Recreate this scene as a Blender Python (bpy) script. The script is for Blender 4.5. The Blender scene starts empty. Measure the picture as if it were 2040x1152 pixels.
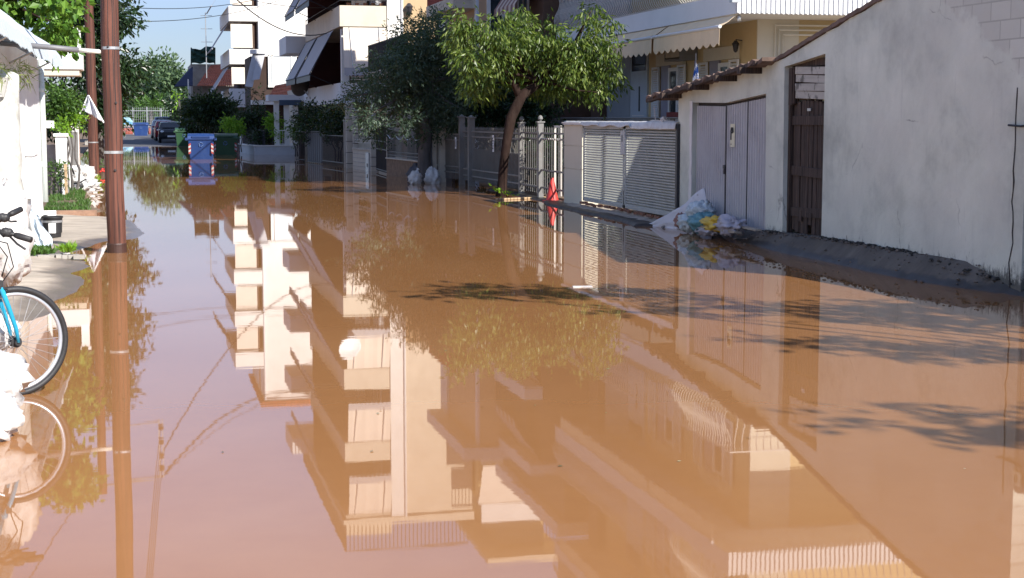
import bpy, bmesh, math, random
import numpy as np
from mathutils import Vector, Matrix, noise, Euler
random.seed(7)
SC=bpy.context.scene
COL=SC.collection
# ---------------------------------------------------------------- camera, sky, sun, exposure
EYE=1.7; FPX=3050.0; YAW=math.radians(13.46); PITCH=math.radians(6.34)
cd=bpy.data.cameras.new("camera"); cam=bpy.data.objects.new("camera",cd); COL.objects.link(cam)
cd.sensor_width=36; cd.lens=FPX/2040*36; cd.clip_end=3000; cd.clip_start=.1
cam.location=(0,0,EYE); cam.rotation_euler=(math.pi/2-PITCH,0,-YAW)
SC.camera=cam
SC.view_settings.view_transform='Standard'; SC.view_settings.look='None'
SC.view_settings.exposure=.95; SC.view_settings.gamma=1
SUN=Vector((.75,-1.2,1)).normalized()
sun_el=math.asin(SUN.z); sun_az=math.atan2(SUN.x,SUN.y)
world=bpy.data.worlds.new("World"); SC.world=world; world.use_nodes=True
wn=world.node_tree; wn.nodes.clear()
wo=wn.nodes.new('ShaderNodeOutputWorld'); wb=wn.nodes.new('ShaderNodeBackground'); sk=wn.nodes.new('ShaderNodeTexSky')
sk.sky_type='NISHITA'; sk.sun_disc=False; sk.sun_elevation=sun_el; sk.sun_rotation=sun_az
sk.air_density=.85; sk.dust_density=.1; sk.ozone_density=1.6
wb.inputs['Strength'].default_value=.073
tcw=wn.nodes.new('ShaderNodeTexCoord'); mpw=wn.nodes.new('ShaderNodeMapping'); mpw.inputs['Scale'].default_value=(2.2,2.2,9)
nzw=wn.nodes.new('ShaderNodeTexNoise'); nzw.inputs['Scale'].default_value=1.6; nzw.inputs['Detail'].default_value=6
rpw=wn.nodes.new('ShaderNodeValToRGB'); rpw.color_ramp.elements[0].position=.38; rpw.color_ramp.elements[1].position=.75
rpw.color_ramp.elements[1].color=(.42,.42,.42,1)
mxw=wn.nodes.new('ShaderNodeMixRGB'); mxw.inputs['Color2'].default_value=(7.6,8.7,10.0,1)
L=wn.links.new
L(tcw.outputs['Generated'],mpw.inputs[0]); L(mpw.outputs[0],nzw.inputs['Vector']); L(nzw.outputs[0],rpw.inputs[0])
L(rpw.outputs[0],mxw.inputs['Fac']); L(sk.outputs[0],mxw.inputs['Color1']); tnt=wn.nodes.new('ShaderNodeMixRGB'); tnt.blend_type='MULTIPLY'; tnt.inputs[0].default_value=1; tnt.inputs[2].default_value=(.95,.99,1.22,1); L(mxw.outputs[0],tnt.inputs[1]); 
spw=wn.nodes.new('ShaderNodeSeparateXYZ'); L(tcw.outputs['Generated'],spw.inputs[0])
mrw=wn.nodes.new('ShaderNodeMapRange'); mrw.inputs[1].default_value=.02; mrw.inputs[2].default_value=.24; mrw.inputs[3].default_value=.52; mrw.inputs[4].default_value=1.0; L(spw.outputs[2],mrw.inputs[0])
thn=wn.nodes.new('ShaderNodeVectorMath'); thn.operation='SCALE'; L(tnt.outputs[0],thn.inputs[0]); L(mrw.outputs[0],thn.inputs['Scale']); L(thn.outputs[0],wb.inputs['Color']); L(wb.outputs[0],wo.inputs[0])
sd=bpy.data.lights.new("sun",'SUN'); sd.energy=4.4; sd.angle=math.radians(.53); sd.color=(1,.95,.87)
so=bpy.data.objects.new("sun",sd); COL.objects.link(so); so.rotation_euler=SUN.to_track_quat('Z','Y').to_euler()

# ---------------------------------------------------------------- measuring helpers (real planes of the street)
_s,_c,_sp,_cp=math.sin(YAW),math.cos(YAW),math.sin(PITCH),math.cos(PITCH)
_R=(_c,-_s,0);_U=(_s*_sp,_c*_sp,_cp);_W=(_s*_cp,_c*_cp,-_sp)
def ray(x,y): return [_R[i]*(x-1020)+_U[i]*(576-y)+_W[i]*FPX for i in range(3)]
def G(x,y,z=0):
    d=ray(x,y);t=(z-EYE)/d[2];return Vector((d[0]*t,d[1]*t,z))
def PX(x,y,X):
    d=ray(x,y);t=X/d[0];return Vector((X,d[1]*t,EYE+d[2]*t))
def PY(x,y,Y):
    d=ray(x,y);t=Y/d[1];return Vector((d[0]*t,Y,EYE+d[2]*t))

# ---------------------------------------------------------------- materials
def newmat(name):
    m=bpy.data.materials.new(name); m.use_nodes=True; nt=m.node_tree
    return m,nt,nt.nodes['Principled BSDF']
def N(nt,t,**k):
    n=nt.nodes.new(t)
    for a,b in k.items():
        if a in n.inputs: n.inputs[a].default_value=b
        else: setattr(n,a,b)
    return n
def ramp(nt,fac,stops):
    r=nt.nodes.new('ShaderNodeValToRGB'); e=r.color_ramp.elements
    while len(e)<len(stops): e.new(.5)
    for i,(p,c) in enumerate(stops):
        e[i].position=p; e[i].color=(*c,1) if len(c)==3 else c
    nt.links.new(fac,r.inputs[0]); return r.outputs[0]
def mix(nt,fac,a,b,mode='MIX'):
    m=nt.nodes.new('ShaderNodeMixRGB'); m.blend_type=mode
    for s,v in ((0,fac),(1,a),(2,b)):
        if hasattr(v,'is_linked') or hasattr(v,'links'): nt.links.new(v,m.inputs[s])
        elif s==0: m.inputs[0].default_value=v
        else: m.inputs[s].default_value=(*v,1)
    return m.outputs[0]
def coords(nt,scale=(1,1,1)):
    tc=nt.nodes.new('ShaderNodeTexCoord'); mp=nt.nodes.new('ShaderNodeMapping'); mp.inputs['Scale'].default_value=scale
    nt.links.new(tc.outputs['Object'],mp.inputs[0]); return mp.outputs[0]
def noi(nt,vec,scale,detail=5,rough=.6,dist=0):
    n=N(nt,'ShaderNodeTexNoise',Scale=scale,Detail=detail,Roughness=rough,Distortion=dist); nt.links.new(vec,n.inputs['Vector']); return n.outputs[0]
def bumpn(nt,p,h,st,dist=.01,prev=None):
    b=N(nt,'ShaderNodeBump',Strength=st,Distance=dist); nt.links.new(h,b.inputs['Height'])
    if prev is not None: nt.links.new(prev,b.inputs['Normal'])
    nt.links.new(b.outputs[0],p.inputs['Normal']); return b.outputs[0]
MC={}
def mat(name,col,rough=.7,var=.12,scale=2.5,bump=.25,bscale=35,metal=0,dirt=None,stretch=(1,1,1),dirtamt=.5,spec=.5):
    if name in MC: return MC[name]
    m,nt,p=newmat(name); v=coords(nt,stretch)
    a=noi(nt,v,scale,6); lo=tuple(c*(1-var) for c in col); hi=tuple(min(1,c*(1+var)) for c in col)
    c=ramp(nt,a,[(.3,lo),(.7,hi)])
    if dirt:
        d=noi(nt,v,scale*.7+.3,8,.7,.4)
        f=ramp(nt,d,[(.48,(0,0,0)),(.75,(dirtamt,)*3)])
        c=mix(nt,f,c,dirt)
    nt.links.new(c,p.inputs['Base Color']); p.inputs['Roughness'].default_value=rough; p.inputs['Metallic'].default_value=metal
    p.inputs['Specular IOR Level'].default_value=spec
    if bump: bumpn(nt,p,noi(nt,v,bscale,4),bump)
    MC[name]=m; return m
def leafmat(name,cols,rough=.5,trans=.35):
    m,nt,p=newmat(name); g=nt.nodes.new('ShaderNodeNewGeometry')
    n=len(cols); c=ramp(nt,g.outputs['Random Per Island'],[((i+.0)/max(1,n-1),cc) for i,cc in enumerate(cols)])
    nt.links.new(c,p.inputs['Base Color']); p.inputs['Roughness'].default_value=rough; p.inputs['Specular IOR Level'].default_value=.4
    tr=nt.nodes.new('ShaderNodeBsdfTranslucent'); tcl=mix(nt,.5,c,(.25,.4,.03)); nt.links.new(tcl,tr.inputs[0])
    mx=nt.nodes.new('ShaderNodeMixShader'); mx.inputs[0].default_value=trans
    nt.links.new(p.outputs[0],mx.inputs[1]); nt.links.new(tr.outputs[0],mx.inputs[2])
    nt.links.new(mx.outputs[0],nt.nodes['Material Output'].inputs[0]); return m
def glassmat(name,col=(.03,.04,.05)):
    m,nt,p=newmat(name); p.inputs['Base Color'].default_value=(*col,1); p.inputs['Roughness'].default_value=.06; return m
M={}
M['white']=mat('white render',(.80,.78,.74),.75,.04,1.2,.15,60,dirt=(.5,.47,.42),dirtamt=.25)
M['housewhite']=mat('white house render',(.84,.84,.83),.75,.04,1.2,.2,50,dirt=(.55,.52,.46),dirtamt=.3)
M['cream']=mat('cream render',(.62,.55,.44),.8,.06,1.5,.2,60,dirt=(.35,.3,.22),dirtamt=.3)
M['yellow']=mat('yellow ochre render',(.60,.47,.26),.8,.05,1.0,.2,60,dirt=(.4,.3,.17),dirtamt=.25)
M['beigecol']=mat('beige column render',(.62,.58,.47),.8,.04,1.5,.2,60)
M['brownwall']=mat('dark brown render',(.11,.065,.045),.8,.1,1.5,.2,60)
M['greywhite']=mat('pale grey slab paint',(.66,.67,.68),.7,.04,1.5,.12,50)
M['blinds']=mat('cream awning cloth',(.70,.62,.53),.85,.04,2,.1,90)
M['greycloth']=mat('grey awning cloth',(.40,.40,.42),.85,.06,3,.1,90)
M['sandcloth']=mat('sand awning cloth',(.78,.61,.40),.85,.06,3,.15,90)
M['navy']=mat('navy awning cloth',(.02,.025,.06),.8,.1,3,.1,90)
M['darkroom']=mat('dark interior',(.035,.03,.03),.8,.3,1,0)  # near-black colour stands in for shade in recesses; also colours cracks and knots
M['shutter']=mat('white shutter paint',(.72,.73,.72),.5,.04,3,.1,60)
M['bluedoor']=mat('pale blue door paint',(.45,.52,.58),.5,.05,3,.1,60)
M['purpleframe']=mat('grey violet frame',(.27,.26,.32),.5,.08,3,.1,60)
M['glass']=glassmat('dark window glass')
M['iron']=mat('black iron',(.025,.025,.03),.5,.2,6,.2,80)
M['greyiron']=mat('grey painted iron',(.19,.185,.175),.5,.1,4,.25,80,dirt=(.16,.09,.05),dirtamt=.4)
M['steel']=mat('galvanised steel',(.45,.46,.47),.4,.08,4,.1,60,metal=.6)
M['gate']=mat('gate grey green paint',(.40,.41,.385),.55,.05,2,.15,60,dirt=(.25,.23,.2),dirtamt=.35)
M['greybars']=mat('white iron bars',(.62,.58,.52),.5,.05,4,.1,60)
M['conc']=mat('concrete',(.36,.34,.31),.85,.15,2,.5,40,dirt=(.16,.14,.12),dirtamt=.6)
M['pilcream']=mat('cream pillar render',(.50,.45,.37),.8,.1,3,.4,30,dirt=(.22,.17,.12),dirtamt=.4)
M['tile']=mat('terracotta tile',(.48,.14,.07),.75,.3,5,.5,30,dirt=(.15,.08,.05),dirtamt=.5)
M['oldtile']=mat('weathered brown tile',(.16,.105,.08),.85,.3,5,.6,30,dirt=(.06,.05,.04),dirtamt=.6)
M['bark']=mat('brown bark',(.026,.015,.012),.95,.45,5,1,22,stretch=(1,1,.35),dirt=(.14,.11,.09),dirtamt=.2,spec=.15)  # bark colour darkened to stand in for shade on the peach trunk
M['greybark']=mat('grey bark',(.10,.09,.085),.9,.3,6,1,22,stretch=(1,1,.35))
M['plasticw']=mat('white plastic bag',(.60,.59,.58),.5,.10,6,1,9,dirt=(.36,.27,.2),dirtamt=.55)
M['pvc']=mat('cream pipe plastic',(.72,.70,.62),.4,.05,3,.05,40)
M['black']=mat('black rubber',(.02,.02,.022),.55,.2,10,.2,90)
M['soil']=mat('mud soil',(.16,.11,.07),.95,.25,1.5,.6,18)
M['asphalt']=mat('asphalt',(.085,.085,.09),.9,.2,3,.5,120,dirt=(.14,.12,.1),dirtamt=.5)
M['brickred']=mat('red painted wall',(.40,.10,.07),.8,.15,3,.3,40)
M['cone']=mat('red cone plastic',(.55,.04,.03),.5,.12,5,.1,50,dirt=(.25,.03,.03),dirtamt=.4)
M['binblue']=mat('blue bin plastic',(.006,.035,.15),.55,.12,3,.1,40,dirt=(.04,.08,.18),dirtamt=.4)
M['bingreen']=mat('green bin plastic',(.02,.07,.03),.45,.15,3,.1,40,dirt=(.03,.07,.03),dirtamt=.4)
M['red']=mat('red sheeting',(.6,.04,.03),.5,.05,3,0)
M['whitepaint']=mat('white sheeting',(.8,.8,.8),.5,.04,3,0)
M['netgreen']=mat('dark green netting',(.02,.06,.045),.9,.4,9,.9,20)

def m_water():
    m,nt,p=newmat('muddy flood water'); v=coords(nt)
    a=noi(nt,v,.25,5,.6); c=ramp(nt,a,[(.3,(.30,.140,.053)),(.7,(.34,.165,.066))])
    fine=noi(nt,v,5,5,.7)
    c=mix(nt,ramp(nt,fine,[(.35,(0,0,0)),(.8,(.25,.25,.25))]),c,(.27,.12,.05))
    nt.links.new(c,p.inputs['Base Color']); p.inputs['Roughness'].default_value=.018; p.inputs['IOR'].default_value=1.36
    r=noi(nt,coords(nt,(.5,1.6,1)),1.1,3,.5,.3); n1=bumpn(nt,p,r,.04,.008)
    r2=noi(nt,coords(nt,(.6,2.2,1)),4.5,2,.5); bumpn(nt,p,r2,.04,.002,n1)
    return m
M['water']=m_water()
def m_plaster():
    m,nt,p=newmat('old whitewashed plaster'); v=coords(nt)
    base=ramp(nt,noi(nt,v,.9,7,.65),[(.3,(.40,.42,.37)),(.5,(.62,.64,.56)),(.72,(.74,.75,.66))])
    warm=ramp(nt,noi(nt,v,.55,3),[(.45,(0,0,0)),(.65,(.5,.5,.5))])
    base=mix(nt,warm,base,(.54,.53,.48))
    sep=nt.nodes.new('ShaderNodeSeparateXYZ'); nt.links.new(v,sep.inputs[0])
    cmb=nt.nodes.new('ShaderNodeCombineXYZ'); nt.links.new(sep.outputs[1],cmb.inputs[0]); nt.links.new(sep.outputs[2],cmb.inputs[1])
    # cracks
    vo=N(nt,'ShaderNodeTexVoronoi',Scale=.75); vo.feature='DISTANCE_TO_EDGE'
    dv=nt.nodes.new('ShaderNodeMixRGB'); dv.inputs[0].default_value=.22; nt.links.new(v,dv.inputs[1])
    nn=N(nt,'ShaderNodeTexNoise',Scale=3.5,Detail=6); nt.links.new(v,nn.inputs['Vector']); nt.links.new(nn.outputs[1],dv.inputs[2]); nt.links.new(dv.outputs[0],vo.inputs['Vector'])
    ck=ramp(nt,vo.outputs['Distance'],[(.0,(1,1,1)),(.006,(0,0,0))])
    gate=ramp(nt,noi(nt,v,1.3,4),[(.54,(0,0,0)),(.64,(.6,.6,.6))])
    ck=mix(nt,1,ck,gate,'MULTIPLY')
    base=mix(nt,ck,base,(.10,.095,.09))
    # exposed blockwork patch high on the near end
    br=N(nt,'ShaderNodeTexBrick'); br.inputs['Scale'].default_value=1; br.inputs['Brick Width'].default_value=.36; br.inputs['Row Height'].default_value=.19
    br.inputs['Mortar Size'].default_value=.008; br.inputs['Color1'].default_value=(.50,.49,.44,1); br.inputs['Color2'].default_value=(.60,.59,.53,1); br.inputs['Mortar'].default_value=(.36,.35,.31,1)
    nt.links.new(cmb.outputs[0],br.inputs['Vector'])
    ma=nt.nodes.new('ShaderNodeMath'); ma.operation='MULTIPLY_ADD'; nt.links.new(sep.outputs[1],ma.inputs[0]); ma.inputs[1].default_value=-.5; 
    ad=nt.nodes.new('ShaderNodeMath'); ad.operation='ADD'; nt.links.new(sep.outputs[2],ad.inputs[0]); ad.inputs[1].default_value=-4.65; nt.links.new(ad.outputs[0],ma.inputs[2])
    ad2=nt.nodes.new('ShaderNodeMath'); ad2.operation='MULTIPLY_ADD'; nt.links.new(noi(nt,v,1.5,5),ad2.inputs[0]); ad2.inputs[1].default_value=1.1; nt.links.new(ma.outputs[0],ad2.inputs[2])
    bf=ramp(nt,ad2.outputs[0],[(.42,(0,0,0)),(.50,(.8,.8,.8))])
    # ramp works 0..1 : rescale
    base=mix(nt,bf,base,br.outputs[0])
    # black damp spots near the foot
    fz=nt.nodes.new('ShaderNodeMath'); fz.operation='MULTIPLY_ADD'; nt.links.new(sep.outputs[2],fz.inputs[0]); fz.inputs[1].default_value=-1.3; fz.inputs[2].default_value=.42
    fn=nt.nodes.new('ShaderNodeMath'); fn.operation='ADD'; nt.links.new(noi(nt,coords(nt,(1,2.2,1)),4.5,8,.75),fn.inputs[0]); nt.links.new(fz.outputs[0],fn.inputs[1])
    df=ramp(nt,fn.outputs[0],[(.60,(0,0,0)),(.74,(.9,.9,.9))])
    base=mix(nt,df,base,(.06,.06,.055))
    streak=ramp(nt,noi(nt,coords(nt,(1,5,.35)),2.2,6,.7),[(.58,(0,0,0)),(.8,(.35,.35,.35))])
    base=mix(nt,streak,base,(.30,.31,.32))
    nt.links.new(base,p.inputs['Base Color']); p.inputs['Roughness'].default_value=.88
    n1=bumpn(nt,p,noi(nt,v,3.5,8,.65),.5,.05)
    n2=bumpn(nt,p,ck,-.6,.01,n1)
    bumpn(nt,p,noi(nt,v,55,3),.25,.004,n2)
    return m
M['plaster']=m_plaster()
def m_wood(name,c1,c2,sc=3,axis=(6,6,.5),rough=.85,bump=.6):
    m,nt,p=newmat(name); v=coords(nt,axis)
    a=noi(nt,v,sc,8,.7,.6); c=ramp(nt,a,[(.3,c1),(.72,c2)])
    ln=noi(nt,coords(nt,(axis[0]*4,axis[1]*4,axis[2]*.4)),sc,4,.6); dk=ramp(nt,ln,[(.54,(0,0,0)),(.61,(.85,.85,.85))]); c=mix(nt,dk,c,tuple(x*.25 for x in c1))
    nt.links.new(c,p.inputs['Base Color']); p.inputs['Roughness'].default_value=rough; bumpn(nt,p,ln,-bump,.01); return m
M['polewood']=m_wood('creosoted pole wood',(.035,.013,.010),(.19,.068,.043),1.5,(8,8,.45),.8,1.0)
M['oldwood']=m_wood('old dark planks',(.010,.007,.006),(.13,.085,.065),2.5,(11,11,.7),.9,.9)
M['paleplank']=m_wood('pale boards',(.36,.34,.30),(.50,.47,.42),2,(.8,.8,6),.8,.3)
M['tan']=m_wood('pale timber',(.35,.24,.13),(.55,.40,.24),2,(1,5,5),.8,.3)

# ---------------------------------------------------------------- mesh building
def wloc(o):
    v=Vector((0,0,0))
    while o is not None: v+=Vector(o.location); o=o.parent
    return v
class MB:
    def __init__(s): s.v=[]; s.f=[]; s.m=[]
    def add(s,vs,fs,mi=0):
        n=len(s.v); s.v+= [tuple(v) for v in vs]; s.f+=[tuple(i+n for i in f) for f in fs]; s.m+=[mi]*len(fs); return s
    def box(s,x0,y0,z0,x1,y1,z1,mi=0):
        x0,x1=sorted((x0,x1)); y0,y1=sorted((y0,y1)); z0,z1=sorted((z0,z1))
        v=[(x0,y0,z0),(x1,y0,z0),(x1,y1,z0),(x0,y1,z0),(x0,y0,z1),(x1,y0,z1),(x1,y1,z1),(x0,y1,z1)]
        return s.add(v,[(0,3,2,1),(4,5,6,7),(0,1,5,4),(1,2,6,5),(2,3,7,6),(3,0,4,7)],mi)
    def obox(s,c,size,rot=None,mi=0):
        h=[a/2 for a in size]; R=rot if rot is not None else Matrix.Identity(3); c=Vector(c)
        v=[c+R@Vector((sx*h[0],sy*h[1],sz*h[2])) for sz in(-1,1) for sx,sy in((-1,-1),(1,-1),(1,1),(-1,1))]
        return s.add(v,[(0,3,2,1),(4,5,6,7),(0,1,5,4),(1,2,6,5),(2,3,7,6),(3,0,4,7)],mi)
    def tube(s,pts,r,n=8,cap=True,mi=0):
        pts=[Vector(p) for p in pts]; k=len(pts); rs=r if isinstance(r,(list,tuple)) else [r]*k
        vs=[];fs=[];up=Vector((0,0,1)); prev=None
        for i,p in enumerate(pts):
            t=(pts[min(i+1,k-1)]-pts[max(i-1,0)]); t=t.normalized() if t.length>1e-9 else Vector((0,0,1))
            if prev is None:
                a=t.cross(up if abs(t.z)<.95 else Vector((1,0,0))).normalized()
            else:
                a=(prev-t*prev.dot(t)); a=a.normalized() if a.length>1e-6 else t.cross(up).normalized()
            prev=a; b=t.cross(a)
            for j in range(n):
                an=2*math.pi*j/n; vs.append(p+(a*math.cos(an)+b*math.sin(an))*rs[i])
        for i in range(k-1):
            for j in range(n):
                fs.append((i*n+j,i*n+(j+1)%n,(i+1)*n+(j+1)%n,(i+1)*n+j))
        if cap: fs.append(tuple(range(n-1,-1,-1))); fs.append(tuple((k-1)*n+j for j in range(n)))
        return s.add(vs,fs,mi)
    def extr(s,pts,vec,mi=0):
        n=len(pts); vec=Vector(vec); a=[Vector(p) for p in pts]; b=[p+vec for p in a]
        fs=[tuple(range(n-1,-1,-1)),tuple(range(n,2*n))]+[(i,(i+1)%n,n+(i+1)%n,n+i) for i in range(n)]
        return s.add(a+b,fs,mi)
    def sheet(s,grid,th=None,mi=0):   # grid[i][j] of points; optional thickness downwards along normal-ish vector
        r=len(grid);c=len(grid[0]); vs=[Vector(p) for row in grid for p in row]
        fs=[(i*c+j,i*c+j+1,(i+1)*c+j+1,(i+1)*c+j) for i in range(r-1) for j in range(c-1)]
        s.add(vs,fs,mi)
        if th is not None:
            t=Vector(th); s.add([v+t for v in vs],[tuple(reversed(f)) for f in fs],mi)
            n0=len(s.v)-2*len(vs); m=len(vs)
            bd=[j for j in range(c)]+[i*c+c-1 for i in range(1,r)]+[(r-1)*c+j for j in range(c-2,-1,-1)]+[i*c for i in range(r-2,0,-1)]
            for a,b in zip(bd,bd[1:]+bd[:1]): s.f.append((n0+b,n0+a,n0+m+a,n0+m+b)); s.m.append(mi)
        return s
    def blob(s,c,r,seed=0,amp=.18,fr=2.5,nu=20,nv=12,flat=None,mi=0,rot=0,sharp=0):
        c=Vector(c); vs=[];fs=[]; cr,sr=math.cos(rot),math.sin(rot)
        for i in range(nv+1):
            th=math.pi*i/nv
            for j in range(nu):
                ph=2*math.pi*j/nu; d=Vector((math.sin(th)*math.cos(ph),math.sin(th)*math.sin(ph),math.cos(th)))
                q=d*fr+Vector((seed*3.1,seed*1.7,seed)); k=1+amp*(noise.noise(q)*1.4+noise.noise(q*2.3)*.9+noise.noise(q*5)*.5)
                if sharp: k+=sharp*(1-abs(noise.noise(q*3.3))*3)*.3
                x,y,z=d.x*r[0]*k,d.y*r[1]*k,d.z*r[2]*k
                if flat is not None and z<-flat: z=-flat
                vs.append(c+Vector((x*cr-y*sr,x*sr+y*cr,z)))
        for i in range(nv):
            for j in range(nu): fs.append((i*nu+j,(i+1)*nu+j,(i+1)*nu+(j+1)%nu,i*nu+(j+1)%nu))
        return s.add(vs,fs,mi)
    def lathe(s,c,prof,n=20,mi=0):
        c=Vector(c); vs=[c+Vector((r*math.cos(2*math.pi*j/n),r*math.sin(2*math.pi*j/n),z)) for r,z in prof for j in range(n)]
        fs=[(i*n+j,i*n+(j+1)%n,(i+1)*n+(j+1)%n,(i+1)*n+j) for i in range(len(prof)-1) for j in range(n)]
        fs.append(tuple(range(n-1,-1,-1))); fs.append(tuple((len(prof)-1)*n+j for j in range(n)))
        return s.add(vs,fs,mi)
    def build(s,name,m,parent=None,smooth=False,bevel=0,angle=None):
        me=bpy.data.meshes.new(name); off=wloc(parent) if parent else Vector((0,0,0))
        me.from_pydata([tuple(Vector(v)-off) for v in s.v] if off.length>0 else s.v,[],s.f); me.update()
        ms=m if isinstance(m,(list,tuple)) else [m]
        for q in ms: me.materials.append(M[q] if isinstance(q,str) else q)
        if len(ms)>1: me.polygons.foreach_set('material_index',s.m)
        o=bpy.data.objects.new(name,me); COL.objects.link(o)
        if parent: o.parent=parent
        if smooth:
            me.polygons.foreach_set('use_smooth',[True]*len(me.polygons))
            if angle:
                try: me.set_sharp_from_angle(angle=math.radians(angle))
                except Exception: pass
        if bevel:
            b=o.modifiers.new('bevel','BEVEL'); b.width=bevel; b.segments=2; b.limit_method='ANGLE'
        return o
def tag(o,label=None,cat=None,group=None,kind=None):
    if label: o['label']=label
    if cat: o['category']=cat
    if group: o['group']=group
    if kind: o['kind']=kind
    return o
def thing(name,label,cat,loc=(0,0,0),group=None,rz=0):
    o=bpy.data.objects.new(name,None); COL.objects.link(o); o.location=loc; o.empty_display_size=.2; o.rotation_euler=(0,0,rz)
    return tag(o,label,cat,group)
def kids(o): return list(o.children)
def copy_tree(o,loc,rz=None,label=None,parent=None):
    c=o.copy(); COL.objects.link(c); c.parent=parent
    if parent is None:
        c.location=loc
        if rz is not None: c.rotation_euler=(0,0,rz)
        if label: c['label']=label
    for ch in kids(o): copy_tree(ch,None,None,None,c)
    return c
# ================================================================ SETTING: ground, water, road, pavements
def lerp_tab(t,x):
    if x<=t[0][0]: return t[0][1]
    for (a,b),(c,d) in zip(t,t[1:]):
        if x<=c: return b+(d-b)*(x-a)/(c-a)
    return t[-1][1]
EL=[(0,-1.75),(27,-1.75),(29,-1.5),(45,-1.7),(60,-2.4),(100,-3.2),(400,-4)]
ER=[(0,8.35),(38,8.3),(41,7.8),(47,7.3),(55,6.9),(62,6.2),(78,5.2),(100,4.6),(400,5)]
def road_z(Y): return lerp_tab([(0,-.3),(86,-.3),(97,.0),(110,.04),(170,.19),(300,.4),(600,.9),(3000,3)],Y)
def gz(X,Y):
    rz=road_z(Y); el,er=lerp_tab(EL,Y),lerp_tab(ER,Y)
    side_l=max(.05,rz+.06); side_r=max(lerp_tab([(0,.22),(22,.2),(26,.06),(38,.04),(41,-.16),(86,-.16),(98,.05),(200,.05)],Y),rz+.06)
    if X<el: k=min(1,(el-X)/.15); return rz+(side_l-rz)*k
    if X>er: k=min(1,(X-er)/.15); return rz+(side_r-rz)*k
    return rz
ys=[-80,-20]+[i*2.0 for i in range(0,56)]+[115,125,140,160,180,200,230,270,330,450,700,1200,2500]
g=[]
for Y in ys:
    el,er=lerp_tab(EL,Y),lerp_tab(ER,Y)
    xs=[-2500,-600,-120,-30,-10,-5,el-.6,el-.15,el,el+1.5,3,er-1,er,er+.15,er+.6,er+3,er+8,40,120,600,2500]
    g.append([(x,Y,gz(x,Y)) for x in xs])
mb=MB(); mb.sheet(g); gr=mb.build('ground','soil'); tag(gr,kind='structure')
g=[]
for Y in [y for y in ys if 86<=y<=330]:
    el,er=lerp_tab(EL,Y),lerp_tab(ER,Y); g.append([(el+.02+(er-el-.04)*i/6,Y,gz(1,Y)+.006) for i in range(7)])
mb=MB(); mb.sheet(g); rd=mb.build('road','asphalt'); tag(rd,kind='structure')
wnx=[-60,-20,-6,-2,2,6,12,25,60]
mb=MB(); mb.sheet([[(x,y,0) for x in wnx] for y in (-30,0,10,20,30,45,60,80,103)]); w=mb.build('flood_water','water'); tag(w,kind='structure')

def inside_sd(P,poly):
    x,y=P[:,0],P[:,1]; n=len(poly); d=np.full(len(P),1e9); ins=np.zeros(len(P),bool)
    for i in range(n):
        ax,ay=poly[i];bx,by=poly[(i+1)%n]; ex,ey=bx-ax,by-ay
        t=np.clip(((x-ax)*ex+(y-ay)*ey)/(ex*ex+ey*ey+1e-12),0,1); d=np.minimum(d,np.hypot(x-ax-t*ex,y-ay-t*ey))
        c=((ay>y)!=(by>y)); xi=ax+(y-ay)/(by-ay+1e-12)*ex; ins^=c&(x<xi)
    return np.where(ins,d,-d)
def relief(name,m,polys,x0,x1,y0,y1,step,hf,kind='structure',label=None,cat=None,nz=.012,slope=.06,jag=.12,freq=1.6):
    nx=int((x1-x0)/step)+1; ny=int((y1-y0)/step)+1
    X,Y=np.meshgrid(np.linspace(x0,x1,nx),np.linspace(y0,y1,ny)); P=np.stack([X.ravel(),Y.ravel()],1)
    J=np.array([noise.noise((p[0]*freq,p[1]*freq,3.3))+.6*noise.noise((p[0]*freq*3,p[1]*freq*2.2,7.7)) for p in P])
    sdv=np.max([inside_sd(P,q) for q in polys],0)+J*jag
    vs=[];keep=np.zeros(len(P),bool)
    for i,(p,s_) in enumerate(zip(P,sdv)):
        top=hf(p[0],p[1]); z=s_*slope; z=min(z,top) if z>0 else max(z*2.5,-.35)
        z+=nz*noise.noise((p[0]*2.1,p[1]*1.4,1.1))*(1 if s_>0 else .5); vs.append((p[0],p[1],z)); keep[i]=z>-.12
    fs=[]
    for j in range(ny-1):
        for i in range(nx-1):
            q=(j*nx+i,j*nx+i+1,(j+1)*nx+i+1,(j+1)*nx+i)
            if keep[q[0]] or keep[q[1]] or keep[q[2]] or keep[q[3]]: fs.append(q)
    used=sorted({i for f in fs for i in f}); mp={a:b for b,a in enumerate(used)}
    mb=MB(); mb.add([vs[i] for i in used],[tuple(mp[i] for i in f) for f in fs]); o=mb.build(name,m,smooth=True)
    return tag(o,label,cat,kind=kind)
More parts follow.
